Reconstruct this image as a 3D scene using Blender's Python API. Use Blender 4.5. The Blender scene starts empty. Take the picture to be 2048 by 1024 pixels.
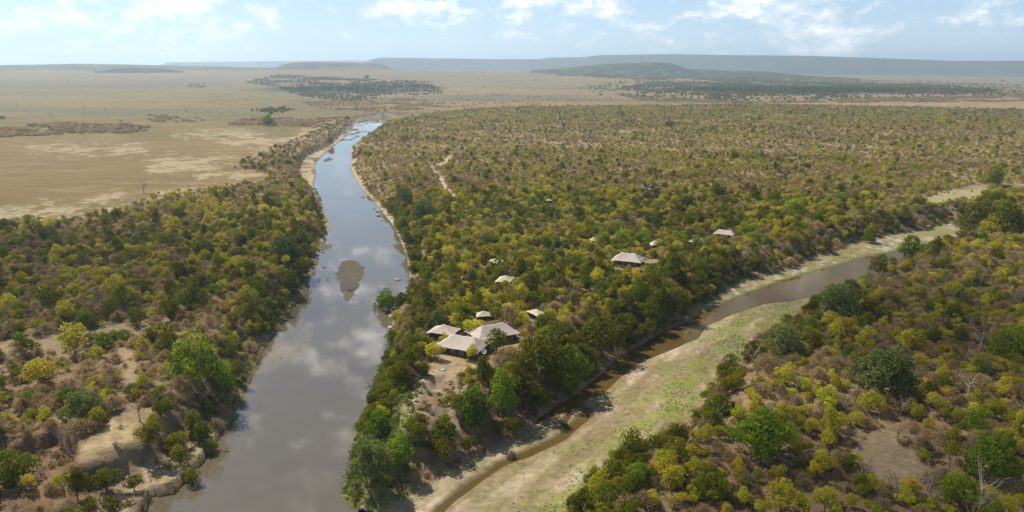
import bpy, bmesh, math, random
import numpy as np
from mathutils import Vector, Matrix
R = math.radians
rnd = random.Random(7)
rng = np.random.default_rng(7)
S = bpy.context.scene
COL = S.collection

# ------------------------------------------------------------------ camera, sun, sky, exposure
H = 85.0                      # drone above the plateau
F = 1024 / math.tan(R(35))    # focal length in photo pixels
PITCH = math.atan((512 - 138) / F)
SP, CP = math.sin(PITCH), math.cos(PITCH)
cam_d = bpy.data.cameras.new('camera'); cam = bpy.data.objects.new('camera', cam_d); COL.objects.link(cam)
cam.location = (0, 0, H); cam.rotation_euler = (R(90) - PITCH, 0, 0)
cam_d.sensor_width = 36; cam_d.lens = 18 / math.tan(R(35)); cam_d.clip_start = 1; cam_d.clip_end = 80000
S.camera = cam
SUN_EL, SUN_AZ = R(49), R(-48)      # azimuth from +Y towards +X
sl = bpy.data.lights.new('sun', 'SUN'); sl.energy = 5.0; sl.angle = R(0.53); sl.color = (1, .91, .73)
so = bpy.data.objects.new('sun', sl); COL.objects.link(so)
sd_ = Vector((math.sin(SUN_AZ) * math.cos(SUN_EL), math.cos(SUN_AZ) * math.cos(SUN_EL), math.sin(SUN_EL)))
so.rotation_euler = sd_.to_track_quat('Z', 'Y').to_euler(); so.location = (0, 0, 300)
S.view_settings.view_transform = 'Standard'; S.view_settings.look = 'None'; S.view_settings.gamma = 1
S.view_settings.exposure = 0.56
S.render.engine = 'CYCLES'
cy = S.cycles
cy.max_bounces = 5; cy.diffuse_bounces = 2; cy.glossy_bounces = 2; cy.transmission_bounces = 2; cy.volume_bounces = 2; cy.transparent_max_bounces = 8
cy.use_denoising = True; cy.sample_clamp_indirect = 4
cy.use_adaptive_sampling = True; cy.adaptive_threshold = 0.012
try: cy.denoiser = 'OPENIMAGEDENOISE'
except Exception: pass

class NT:
    """small helper for node trees"""
    def __init__(s, tree): s.t = tree; s.n = tree.nodes; s.l = tree.links
    def add(s, typ, ins=None, **kw):
        n = s.n.new(typ)
        for k, v in kw.items(): setattr(n, k, v)
        for k, v in (ins or {}).items():
            if isinstance(v, bpy.types.NodeSocket): s.l.new(v, n.inputs[k])
            else: n.inputs[k].default_value = v
        return n
    def math(s, op, a, b=0.0, c=None, clamp=False):
        n = s.n.new('ShaderNodeMath'); n.operation = op; n.use_clamp = clamp
        for i, v in enumerate((a, b) if c is None else (a, b, c)):
            if isinstance(v, bpy.types.NodeSocket): s.l.new(v, n.inputs[i])
            else: n.inputs[i].default_value = v
        return n.outputs[0]
    def mix(s, f, a, b, mode='MIX'):
        n = s.n.new('ShaderNodeMix'); n.data_type = 'RGBA'; n.blend_type = mode
        for i, v in ((0, f), (6, a), (7, b)):
            if isinstance(v, bpy.types.NodeSocket): s.l.new(v, n.inputs[i])
            elif i == 0: n.inputs[0].default_value = v
            else: n.inputs[i].default_value = (*v[:3], 1)
        return n.outputs[2]
    def ramp(s, f, stops):
        n = s.n.new('ShaderNodeValToRGB'); s.l.new(f, n.inputs[0])
        e = n.color_ramp.elements
        while len(e) < len(stops): e.new(.5)
        for k, (p, c) in zip(e, stops):
            k.position = p; k.color = (*c, 1) if len(c) == 3 else c
        return n.outputs[0]

W = bpy.data.worlds.new('World'); S.world = W; W.use_nodes = True
W.node_tree.nodes.clear(); w = NT(W.node_tree)
sky = w.add('ShaderNodeTexSky', sky_type='NISHITA', sun_disc=False, sun_elevation=SUN_EL, sun_rotation=SUN_AZ,
            altitude=1500, air_density=1.0, dust_density=1.2, ozone_density=1.5)
tc = w.add('ShaderNodeTexCoord').outputs['Generated']
sep = w.add('ShaderNodeSeparateXYZ', {0: tc})
up = sep.outputs[2]
# cumulus: noise in direction space, flattened towards the horizon
dz = w.math('POWER', w.math('MAXIMUM', up, 0.0), 0.85)
cv = w.add('ShaderNodeCombineXYZ', {0: w.math('MULTIPLY', sep.outputs[0], 3.4), 1: w.math('MULTIPLY', sep.outputs[1], 3.4), 2: w.math('MULTIPLY', dz, 5.2)})
nz = w.add('ShaderNodeTexNoise', {'Vector': cv.outputs[0], 'Scale': 7.5, 'Detail': 9.0, 'Roughness': .6, 'Distortion': .1})
nb = w.add('ShaderNodeTexNoise', {'Vector': cv.outputs[0], 'Scale': 1.3, 'Detail': 3.0, 'Roughness': .5})
dens = w.math('ADD', nz.outputs[0], w.math('MULTIPLY', w.math('SUBTRACT', nb.outputs[0], .5), .75))
hor = w.math('MULTIPLY', w.math('SUBTRACT', 1.0, w.math('MULTIPLY', up, 18.0), clamp=True), -.05)
cm = w.ramp(w.math('ADD', dens, hor), [(.47, (0, 0, 0)), (.57, (.38,) * 3), (.70, (.9,) * 3)])
shade = w.ramp(nz.outputs[0], [(.45, (9.0, 9.3, 9.9)), (.72, (13.5, 13.3, 13.0))])
pale = w.math('MULTIPLY', w.math('SUBTRACT', 1.0, w.math('MULTIPLY', up, 3.2), clamp=True), .6)
skyc = w.mix(pale, sky.outputs[0], (5.9, 8.3, 11.2))
gain = w.math('ADD', .92, w.math('MULTIPLY', w.math('MULTIPLY', up, 4.5, clamp=True), .75))
shade = w.mix(1.0, shade, w.add('ShaderNodeCombineXYZ', {0: gain, 1: gain, 2: gain}).outputs[0], 'MULTIPLY')
cm = w.math('MULTIPLY', cm, w.math('SUBTRACT', 1.0, w.math('MULTIPLY', w.math('SUBTRACT', up, .36), 3.5, clamp=True), clamp=True))
skyc = w.mix(w.math('MULTIPLY', cm, .9), skyc, shade)
bg = w.add('ShaderNodeBackground', {0: skyc, 1: .074})
wo = w.add('ShaderNodeOutputWorld', {0: bg.outputs[0]})

# ------------------------------------------------------------------ projection helpers (photo pixel <-> place)
def at(px, py, z=0.0):
    cx = (np.asarray(px, float) - 1024) / F; c = (512 - np.asarray(py, float)) / F
    dx, dy, dz_ = cx, CP + c * SP, -SP + c * CP
    t = (z - H) / dz_
    return dx * t, dy * t
def to_px(x, y, z=0.0):
    dz_ = z - H
    zc = y * CP - dz_ * SP; yc = y * SP + dz_ * CP
    zc = np.where(zc < 1e-3, 1e-3, zc)
    return 1024 + F * x / zc, 512 - F * yc / zc
def pxm(px, py, z=0.0):            # photo pixels per metre there
    return F * (SP - (512 - py) / F * CP) / (H - z)

WL = -8.0      # water level
def world_poly(pts, z=WL):
    a = np.array(pts, float); x, y = at(a[:, 0], a[:, 1], z); return np.stack([x, y], 1)

def sdf(poly, X, Y, pad=60.0):
    """signed distance to a closed polygon (negative inside), 1e3 outside its padded box"""
    out = np.full(X.shape, 1e3)
    lo = poly.min(0) - pad; hi = poly.max(0) + pad
    m = (X > lo[0]) & (X < hi[0]) & (Y > lo[1]) & (Y < hi[1])
    if not m.any(): return out
    x = X[m]; y = Y[m]; d2 = np.full(x.shape, 1e12); ins = np.zeros(x.shape, bool)
    n = len(poly)
    for i in range(n):
        ax, ay = poly[i]; bx, by = poly[(i + 1) % n]
        ex, ey = bx - ax, by - ay; L = ex * ex + ey * ey + 1e-9
        wx = x - ax; wy = y - ay
        t = np.clip((wx * ex + wy * ey) / L, 0, 1)
        d2 = np.minimum(d2, (wx - t * ex) ** 2 + (wy - t * ey) ** 2)
        if ay != by:
            c = ((ay > y) != (by > y)) & (x < ex * (y - ay) / (by - ay) + ax)
            ins ^= c
    d = np.sqrt(d2); out[m] = np.where(ins, -d, d)
    return out
def ldist(line, X, Y, pad=30.0):
    out = np.full(X.shape, 1e3)
    lo = line.min(0) - pad; hi = line.max(0) + pad
    m = (X > lo[0]) & (X < hi[0]) & (Y > lo[1]) & (Y < hi[1])
    if not m.any(): return out
    x = X[m]; y = Y[m]; d2 = np.full(x.shape, 1e12)
    for (ax, ay), (bx, by) in zip(line[:-1], line[1:]):
        ex, ey = bx - ax, by - ay; L = ex * ex + ey * ey + 1e-9
        t = np.clip(((x - ax) * ex + (y - ay) * ey) / L, 0, 1)
        d2 = np.minimum(d2, (x - ax - t * ex) ** 2 + (y - ay - t * ey) ** 2)
    out[m] = np.sqrt(d2); return out
def sm(t): t = np.clip(t, 0, 1); return t * t * (3 - 2 * t)
def vn(x, y, s=0):
    xi = np.floor(x); yi = np.floor(y); fx = x - xi; fy = y - yi
    fx = fx * fx * (3 - 2 * fx); fy = fy * fy * (3 - 2 * fy)
    def h(a, b):
        v = np.sin(a * 127.1 + b * 311.7 + s * 74.7) * 43758.5453
        return v - np.floor(v)
    a = h(xi, yi); b = h(xi + 1, yi); c = h(xi, yi + 1); d = h(xi + 1, yi + 1)
    return (a + (b - a) * fx) * (1 - fy) + (c + (d - c) * fx) * fy
def fbm(x, y, s=0, o=4):
    t = 0; a = .5; n = 0
    for i in range(o):
        t = t + a * vn(x, y, s + i); n += a; x = x * 2.03 + 17; y = y * 2.03 + 5; a *= .5
    return t / n

# ------------------------------------------------------------------ the place, traced
left_line = [(850, 232.4), (800, 232.8), (760, 234), (738, 236.5), (718, 240), (704, 258), (690, 272), (668, 292), (645, 310), (628, 330), (632, 345), (626, 372), (640, 395), (646, 420), (655, 440), (660, 455), (648, 478),
             (640, 500), (632, 530), (618, 560), (600, 590), (582, 615), (572, 635), (556, 655), (541, 675), (527, 700), (517, 725), (499, 765), (481, 800), (461, 840), (441, 870),
             (425, 890), (405, 920), (385, 945), (365, 965), (345, 985), (300, 992), (288, 1024), (240, 1090), (150, 1300)]
right_line = [(850, 234.6), (815, 236), (785, 238.5), (775, 243), (764, 252), (742, 268), (716, 285), (702, 300), (704, 320), (702, 340), (713, 360), (726, 380), (746, 400), (766, 425), (786, 450), (801, 480), (813, 510),
              (819, 545), (823, 570), (814, 590), (796, 610), (786, 640), (784, 670), (776, 700), (763, 720), (756, 745), (748, 770), (736, 800), (725, 830), (712, 860), (705, 890),
              (702, 920), (699, 945), (686, 975), (680, 1000), (700, 1014), (735, 1020), (790, 1040), (900, 1120), (1000, 1300)]
RIVER = world_poly(left_line + right_line[::-1])
north_foot = [(735, 1022), (765, 1012), (830, 988), (900, 945), (960, 915), (1010, 890), (1050, 868), (1080, 835), (1110, 812), (1150, 790), (1190, 760), (1240, 715), (1290, 685), (1330, 662),
              (1380, 640), (1420, 605), (1450, 585), (1500, 563), (1560, 545), (1620, 522), (1680, 500), (1730, 484), (1790, 470), (1850, 462), (1900, 447), (1948, 452)]
south_foot = [(1960, 470), (1900, 487), (1850, 508), (1800, 532), (1720, 568), (1650, 604), (1595, 636), (1540, 670), (1490, 700), (1460, 735), (1440, 760), (1410, 800), (1380, 840),
              (1345, 870), (1310, 900), (1240, 925), (1190, 965), (1160, 1000), (1120, 1050), (1060, 1150), (1000, 1300), (880, 1250), (780, 1060)]
BED = world_poly(north_foot + south_foot)
trib_water = [(1065, 850), (1095, 815), (1140, 785), (1180, 755), (1235, 708), (1290, 678), (1330, 655), (1372, 640), (1405, 626), (1450, 606), (1500, 586), (1560, 563), (1650, 537), (1740, 512),
              (1790, 503), (1850, 487), (1930, 472), (2040, 464), (2200, 458), (2200, 462), (2060, 468), (1950, 480), (1890, 495), (1790, 533), (1700, 568), (1640, 590), (1580, 603), (1530, 607), (1460, 630), (1412, 652), (1396, 676),
              (1355, 694), (1284, 722), (1242, 752), (1208, 784), (1160, 803), (1128, 826), (1090, 838)]
TRIBW = world_poly(trib_water)
stream = [(1120, 820), (1160, 812), (1176, 822), (1170, 838), (1150, 852), (1125, 876), (1062, 906), (1003, 930), (952, 964), (905, 1000), (872, 1030), (800, 1100)]
STREAM = world_poly(stream); STREAM2 = world_poly([(1140, 868), (1128, 845), (1140, 828), (1125, 815)])
SANDBAR = world_poly([(682, 522), (702, 517), (726, 529), (731, 543), (722, 562), (704, 588), (692, 602), (682, 578), (673, 548)])
SHOAL = world_poly([(612, 640), (634, 632), (640, 650), (626, 674), (606, 684)])
SHOAL2 = world_poly([(640, 490), (664, 487), (660, 498), (644, 502)])
POOL = world_poly([(1368, 656), (1392, 652), (1398, 668), (1382, 682), (1366, 674)])
GULLY = world_poly([(-60, 925), (20, 915), (62, 893), (135, 888), (165, 905), (150, 940), (195, 965), (170, 1000), (100, 1040), (-60, 1080)], -3)
SHELF = world_poly([(120, 1024), (190, 985), (260, 960), (330, 925), (400, 880), (430, 862), (440, 870), (405, 920), (345, 985), (300, 994), (280, 1040)], -6)
LEDGE = world_poly([(588, 350), (596, 325), (612, 310), (650, 296), (684, 264), (702, 258), (690, 276), (668, 298), (645, 316), (632, 330), (634, 350), (632, 388), (612, 378), (596, 362)])
LHOLE = world_poly([(1450, 818), (1466, 790), (1490, 796), (1484, 826), (1466, 838)], -1)
TIPSCAR = world_poly([(850, 765), (895, 755), (935, 780), (930, 850), (880, 880), (850, 850), (828, 820)], -2)

def terrain(X, Y):
    """height and the distances that drive ground cover"""
    dr = sdf(RIVER, X, Y); db = sdf(BED, X, Y); tw = sdf(TRIBW, X, Y, 20)
    st = np.minimum(ldist(STREAM, X, Y), ldist(STREAM2, X, Y) + .7)
    d = np.minimum(dr, db)
    d = d + (fbm(X / 9, Y / 9, 3, 3) - .5) * 4.2 * sm((np.hypot(X, Y) - 100) / 50) * (d > 0)
    n1 = fbm(X / 26, Y / 26, 11); n2 = fbm(X / 5, Y / 5, 21, 3)
    und = 2.0 * (fbm(X / 130, Y / 130, 5) - .5) + .5 * (n2 - .5)
    bw = 7 + 13 * n1
    t = np.clip(d / bw, 0, 1)
    prof = .55 * sm(t) + .45 * t ** .6
    slope = 4 * t * (1 - t)
    gull = 1 - np.abs(2 * fbm(X / 7, Y / 7, 31, 3) - 1)
    z = WL + .3 + (-WL - .3 + und) * prof - 2.2 * slope * (gull ** 3) + .7 * slope * (n2 - .5) + .55 * (fbm(X / 2.1, Y / 2.1, 33, 3) - .5) * sm(slope * 2)
    zr = WL - 1.6 * sm(-dr / 5) - .05
    zb = WL + .42 + .3 * (fbm(X / 10, Y / 10, 8) - .5) + .14 * (n2 - .5)
    zb = zb - 1.3 * sm((1.2 - tw) / 2.4)
    stw = .55 + 1.3 * fbm(X / 12, Y / 12, 44, 2) ** 1.3
    zb = zb - .95 * sm((stw + .6 - st) / 1.2)
    po = sdf(POOL, X, Y, 10); zb = zb - .8 * sm((.5 - po) / 1.2)
    z = np.where(db < 0, np.minimum(zb, z), z)
    z = np.where(dr < 0, zr, z)
    rrk = np.hypot(X, Y); sfar = np.where((rrk > 780), 60 * (.60 + .10 * sm((1150 - rrk) / 300) - fbm(X / 13, Y / 45, 46, 3)), 1e3)
    sb = np.minimum(sfar, np.minimum(sdf(SANDBAR, X, Y, 10), sdf(SHOAL2, X, Y, 10))) + 3 * (n2 - .5) + 3 * (fbm(X / 3, Y / 14, 45) - .5)
    z = np.where(dr < 0, np.maximum(z, WL + .05 - .9 * sm((sb + .3) / 3)), z)
    g = sdf(GULLY, X, Y, 20) + 4 * (n2 - .5)
    z = z - 3.8 * sm(-g / 2.0) * (d > 0) * sm(d / 8) * (.55 + .6 * fbm(X / 6, Y / 6, 61, 2))
    sh = sdf(SHELF, X, Y, 20) + 2 * (n2 - .5)
    z = np.where((dr > 0) & (sh < 3), z + (WL + .8 + 1.6 * n2 + .9 * (fbm(X / 1.9, Y / 1.9, 35, 3) - .5) + .14 * d - z) * sm((3 - sh) / 4), z)
    lg = sdf(LEDGE, X, Y, 25) + 6 * (n2 - .5); z = np.where((dr > 0) & (lg < 2), z + (WL + .6 + .5 * n2 - z) * sm((2 - lg) / 6), z)
    hh = sdf(LHOLE, X, Y, 20); z = z - 4 * sm(-hh / 1.5)
    ts = sdf(TIPSCAR, X, Y, 20)
    z = z - 2.8 * sm(-ts / 5) * gull ** 1.5 * sm(d / 5)
    return np.maximum(z, WL - 1.8), dict(d=d, dr=dr, db=db, tw=tw, st=st, t=t, sb=sb, g=g, sh=sh, lg=lg, hh=hh, ts=ts, gull=gull, n1=n1, n2=n2)
def rise(X, Y):
    """the plain climbs towards the far left"""
    RR = np.hypot(X, Y); pxs = 1024 + F * (X / np.maximum(Y, 1)) * CP
    k = np.where(Y > 0, np.interp(pxs, [900, 1200, 1600, 2000], [1, .62, .16, 0]), 0)
    return 78 * sm((RR - 1800) / 4500) * k + sm((RR - 1900) / 2500) * 8 * (fbm(X / 900, Y / 900, 71, 3) - .5)
def hz(x, y):
    a = np.array([float(x)]); b = np.array([float(y)]); z, _ = terrain(a, b); return float(z[0] + rise(a, b)[0])

# woodland edges, in photo pixels at plateau level
ctr_y = [150, 240, 300, 350, 400, 450, 500, 600, 700, 800, 900, 1024, 1300]; ctr_x = [745, 740, 690, 665, 690, 725, 728, 690, 650, 610, 560, 500, 400]
LEFTWOOD = np.array([(-2500, 500), (-200, 458), (0, 446), (100, 443), (235, 430), (252, 408), (330, 385), (430, 378), (505, 366), (545, 350), (470, 337), (490, 318), (560, 292), (630, 262), (690, 238), (720, 232),
                     (900, 232), (900, 700), (700, 1400), (-2500, 1400)], float)
top_x = [690, 760, 800, 870, 1000, 1250, 1600, 2048, 2600]; top_y = [262, 245, 238, 225, 214, 211, 208, 204, 203]
CLEAR = [np.array(p, float) for p in (
    [(1835, 408), (1880, 384), (1960, 371), (2012, 380), (1960, 397), (1900, 406)],
    [(864, 714), (900, 712), (942, 718), (972, 729), (928, 746), (895, 764), (860, 786), (834, 776), (852, 745)],
    [(215, 848), (262, 800), (300, 836), (285, 880), (252, 930), (180, 950), (148, 905), (185, 880)],
    [(1700, 905), (1760, 850), (1800, 868), (1850, 930), (1840, 985), (1760, 960)],
    [(1285, 519), (1325, 519), (1330, 533), (1290, 534)],
    [(-20, 690), (120, 668), (250, 650), (262, 668), (120, 694), (-20, 712)],
    [(230, 700), (260, 690), (282, 740), (262, 790), (236, 770)])]
PATHS = [(np.array([(902, 310), (893, 322), (862, 338), (880, 352), (890, 375), (912, 396), (945, 404), (1000, 402)], float), 1.3), (np.array([(875, 755), (845, 775), (822, 792), (800, 830), (792, 872), (806, 895)], float), 2.6),
         (np.array([(1210, 912), (1270, 900), (1330, 905), (1380, 890)], float), 1.5)]
PATHW = [(world_poly(p, 0 if i != 2 else WL), w_) for i, (p, w_) in enumerate(PATHS)]
SALT = [np.array(p, float) for p in (
    [(290, 330), (340, 316), (430, 318), (480, 326), (440, 336), (360, 342), (300, 344)], [(400, 346), (470, 342), (530, 346), (500, 356), (430, 356)],
    [(90, 415), (150, 410), (235, 394), (240, 398), (170, 420), (110, 436)], [(-60, 408), (60, 410), (90, 440), (-60, 448)],
    [(120, 436), (230, 426), (245, 432), (200, 446), (110, 442)], [(440, 280), (560, 276), (600, 283), (540, 292), (470, 288)], [(210, 298), (280, 294), (290, 304), (230, 308)],
    [(110, 294), (200, 292), (190, 302), (120, 303)], [(350, 270), (420, 266), (520, 262), (500, 270)], [(610, 258), (660, 250), (640, 268), (590, 275)], [(60, 296), (100, 294), (96, 300)],
    [(330, 390), (420, 384), (500, 372), (512, 378), (400, 392)])]

# ------------------------------------------------------------------ materials
def new_mat(name):
    m = bpy.data.materials.new(name); m.use_nodes = True; m.node_tree.nodes.clear(); return m, NT(m.node_tree)
def finish(m, t, shader): t.add('ShaderNodeOutputMaterial', {0: shader}); return m
def noise(t, scale, detail=4.0, rough=.6, coord='Object'):
    c = t.add('ShaderNodeTexCoord').outputs[coord] if coord != 'P' else t.add('ShaderNodeNewGeometry').outputs['Position']
    return t.add('ShaderNodeTexNoise', {'Vector': c, 'Scale': scale, 'Detail': detail, 'Roughness': rough}).outputs[0]
def plain(name, c1, c2, scale=3.0, rough=.85, bump=.0, metallic=0.0, spec=.3):
    m, t = new_mat(name); n = noise(t, scale)
    col = t.ramp(n, [(.35, c1), (.65, c2)])
    p = t.add('ShaderNodeBsdfPrincipled', {'Base Color': col, 'Roughness': rough, 'Metallic': metallic, 'Specular IOR Level': spec})
    if bump:
        b = t.add('ShaderNodeBump', {'Height': n, 'Strength': bump, 'Distance': .1}); t.l.new(b.outputs[0], p.inputs['Normal'])
    return finish(m, t, p.outputs[0])
def foliage_mat(name, stops, hue=.04, trans=.3, vary=.5):
    m, t = new_mat(name)
    tone = t.add('ShaderNodeAttribute', attribute_name='tone').outputs['Fac']
    orand = t.add('ShaderNodeObjectInfo').outputs['Random']
    loc = t.add('ShaderNodeObjectInfo').outputs['Location']
    ln = t.add('ShaderNodeTexNoise', {'Vector': loc, 'Scale': .016, 'Detail': 3.0}).outputs[0]
    ln = t.math('MULTIPLY', t.math('SUBTRACT', ln, .3), 2.5, clamp=True)
    f = t.math('ADD', t.math('MULTIPLY', tone, .36), t.math('ADD', t.math('MULTIPLY', orand, .30), t.math('MULTIPLY', ln, .34)))
    col = t.ramp(f, stops)
    r2 = t.math('FRACT', t.math('MULTIPLY', orand, 37.7))
    hs = t.add('ShaderNodeHueSaturation', {'Hue': t.math('ADD', .5 - hue / 2, t.math('MULTIPLY', r2, hue)), 'Saturation': 1.0,
                                           'Value': t.math('ADD', .72, t.math('MULTIPLY', t.math('FRACT', t.math('MULTIPLY', orand, 91.3)), .5)), 'Color': col})
    d = t.add('ShaderNodeBsdfDiffuse', {0: hs.outputs[0], 1: .5})
    tr = t.add('ShaderNodeBsdfTranslucent', {0: hs.outputs[0]})
    a = t.add('ShaderNodeMixShader', {0: trans, 1: d.outputs[0], 2: tr.outputs[0]})
    return finish(m, t, a.outputs[0])
M = {}
M['yellow'] = foliage_mat('foliage_yellow_green', [(.0, (.205, .19, .019)), (.3, (.35, .32, .028)), (.55, (.49, .44, .037)), (.85, (.65, .56, .055))], .03, .48)
M['dark'] = foliage_mat('foliage_dark_green', [(.1, (.095, .10, .010)), (.5, (.18, .18, .018)), (.9, (.32, .30, .028))], .035, .4)
M['broad'] = foliage_mat('foliage_fresh_green', [(.1, (.10, .14, .010)), (.5, (.20, .25, .018)), (.9, (.35, .40, .034))], .04, .42)
M['blue'] = foliage_mat('foliage_grey_green', [(.1, (.115, .14, .036)), (.5, (.19, .22, .06)), (.9, (.31, .34, .10))], .03, .4)
M['dry'] = foliage_mat('twigs_dry', [(.1, (.26, .185, .092)), (.5, (.41, .30, .152)), (.9, (.56, .43, .24))], .02, .4)
M['scrub'] = foliage_mat('scrub_leaves', [(.1, (.15, .12, .06)), (.45, (.24, .19, .09)), (.7, (.19, .19, .045)), (.95, (.34, .28, .14))], .05, .25)
M['reed'] = foliage_mat('bank_greenery', [(.1, (.075, .11, .018)), (.5, (.13, .19, .03)), (.9, (.23, .29, .06))], .05, .35)
M['bark'] = plain('bark', (.10, .075, .055), (.20, .155, .115), 6)
M['palebark'] = plain('pale_bark', (.22, .19, .15), (.36, .32, .26), 5)
M['canvas'] = plain('tent_canvas', (.37, .312, .285), (.44, .375, .345), .8, .9, .15)
M['cream'] = plain('cream_canvas', (.40, .355, .25), (.47, .43, .32), .8, .9, .15)
M['darkwall'] = plain('dark_canvas_wall', (.030, .022, .018), (.06, .045, .035), 1.5)
M['deck'] = plain('deck_timber', (.16, .11, .075), (.24, .17, .12), 4)
M['pole'] = plain('pole_timber', (.14, .10, .07), (.24, .18, .12), 6)
M['white'] = plain('white_paint', (.72, .72, .70), (.80, .80, .78), 3, .5)
M['rock'] = plain('river_rock', (.26, .22, .17), (.46, .40, .31), 1.5, .9, .6)
M['darkrock'] = plain('wet_rock', (.07, .055, .04), (.15, .12, .09), 1.5, .7, .6)
M['wood'] = plain('driftwood', (.09, .075, .06), (.22, .19, .15), 5)
M['blackplastic'] = plain('tank_plastic', (.02, .02, .022), (.04, .04, .045), 3, .5)
M['redearth'] = plain('red_canvas', (.30, .12, .07), (.40, .18, .11), 2)
M['bluegrey'] = plain('grey_sheet', (.20, .24, .27), (.30, .34, .37), 2, .6)
M['stone'] = plain('stone', (.30, .27, .23), (.45, .42, .37), 6)

def ground_mat():
    m, t = new_mat('ground_earth')
    c = t.add('ShaderNodeAttribute', attribute_name='cover').outputs['Color']
    n1 = noise(t, .55, 6, .65, 'P'); n2 = noise(t, .06, 5, .6, 'P')
    k = t.math('ADD', t.math('MULTIPLY', n1, 1.5), t.math('MULTIPLY', n2, .35)); k = t.math('ADD', k, .08)
    g = t.add('ShaderNodeCombineXYZ', {0: k, 1: k, 2: k}).outputs[0]
    col = t.mix(1.0, c, g, 'MULTIPLY')
    p = t.add('ShaderNodeBsdfPrincipled', {'Base Color': col, 'Roughness': 1.0, 'Specular IOR Level': .1})
    b = t.add('ShaderNodeBump', {'Height': noise(t, 1.3, 6, .7, 'P'), 'Strength': .7, 'Distance': .7}); t.l.new(b.outputs[0], p.inputs['Normal'])
    return finish(m, t, p.outputs[0])
M['ground'] = ground_mat()
def water_mat(name, c1, c2, rough, bump, ior=1.33, spec=.5):
    m, t = new_mat(name)
    col = t.ramp(noise(t, .03, 4, .6, 'P'), [(.35, c1), (.65, c2)])
    p = t.add('ShaderNodeBsdfPrincipled', {'Base Color': col, 'Roughness': rough, 'IOR': ior, 'Specular IOR Level': spec})
    pos = t.add('ShaderNodeNewGeometry').outputs['Position']
    mp = t.add('ShaderNodeMapping', {0: pos, 3: (.45, .16, 1)})
    n = t.add('ShaderNodeTexNoise', {'Vector': mp.outputs[0], 'Scale': 1.2, 'Detail': 3.0}).outputs[0]
    b = t.add('ShaderNodeBump', {'Height': n, 'Strength': bump, 'Distance': .06}); t.l.new(b.outputs[0], p.inputs['Normal'])
    return finish(m, t, p.outputs[0])
M['water'] = water_mat('river_water', (.092, .076, .052), (.108, .090, .062), .03, .04, 1.68)
M['amber'] = water_mat('shallow_brown_water', (.070, .047, .014), (.10, .068, .020), .07, .02, 1.17, .22)
def hill_mat(name, stops, scale):
    m, t = new_mat(name)
    pos = t.add('ShaderNodeNewGeometry').outputs['Position']
    mp = t.add('ShaderNodeMapping', {0: pos, 3: (1, .45, 1.6)})
    n = t.add('ShaderNodeTexNoise', {'Vector': mp.outputs[0], 'Scale': scale, 'Detail': 7.0, 'Roughness': .65}).outputs[0]
    p = t.add('ShaderNodeBsdfDiffuse', {0: t.ramp(n, stops), 1: .6})
    return finish(m, t, p.outputs[0])
M['hill_wood'] = hill_mat('wooded_slope', [(.38, (.035, .045, .02)), (.55, (.075, .08, .035)), (.7, (.20, .165, .09))], .012)
M['hill_dry'] = hill_mat('dry_slope', [(.40, (.12, .095, .05)), (.55, (.19, .15, .08)), (.7, (.25, .20, .11))], .006)
M['scarp'] = hill_mat('escarpment_slope', [(.35, (.05, .06, .035)), (.55, (.08, .08, .05)), (.75, (.15, .13, .085))], .0022)

# ------------------------------------------------------------------ object helpers
def tag(o, label=None, cat=None, group=None, kind=None):
    if label: o['label'] = label
    if cat: o['category'] = cat
    if group: o['group'] = group
    if kind: o['kind'] = kind
    return o
def np_mesh(name, V, Q, mat=None, smooth=False, attrs=None):
    """quads or triangles (n,k) from numpy"""
    me = bpy.data.meshes.new(name); V = np.asarray(V, np.float32); Q = np.asarray(Q, np.int32); k = Q.shape[1]
    me.vertices.add(len(V)); me.vertices.foreach_set('co', V.ravel())
    me.loops.add(Q.size); me.loops.foreach_set('vertex_index', Q.ravel())
    me.polygons.add(len(Q)); me.polygons.foreach_set('loop_start', np.arange(0, Q.size, k, dtype=np.int32))
    me.update(calc_edges=True)
    if smooth: me.polygons.foreach_set('use_smooth', np.ones(len(Q), bool))
    for n, a in (attrs or {}).items():
        if a.ndim == 1: me.attributes.new(n, 'FLOAT', 'POINT').data.foreach_set('value', a.astype(np.float32))
        else: me.attributes.new(n, 'FLOAT_COLOR', 'POINT').data.foreach_set('color', np.concatenate([a, np.ones((len(a), 1))], 1).astype(np.float32).ravel())
    if mat: me.materials.append(mat)
    return me
def link(name, me, parent=None, loc=None, rz=0.0, scale=None):
    o = bpy.data.objects.new(name, me); COL.objects.link(o)
    if parent: o.parent = parent
    if loc is not None: o.location = loc
    if rz: o.rotation_euler.z = rz
    if scale is not None: o.scale = scale
    return o
def empty(name, loc, rz=0.0, scale=None):
    return link(name, None, None, loc, rz, scale)
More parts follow.
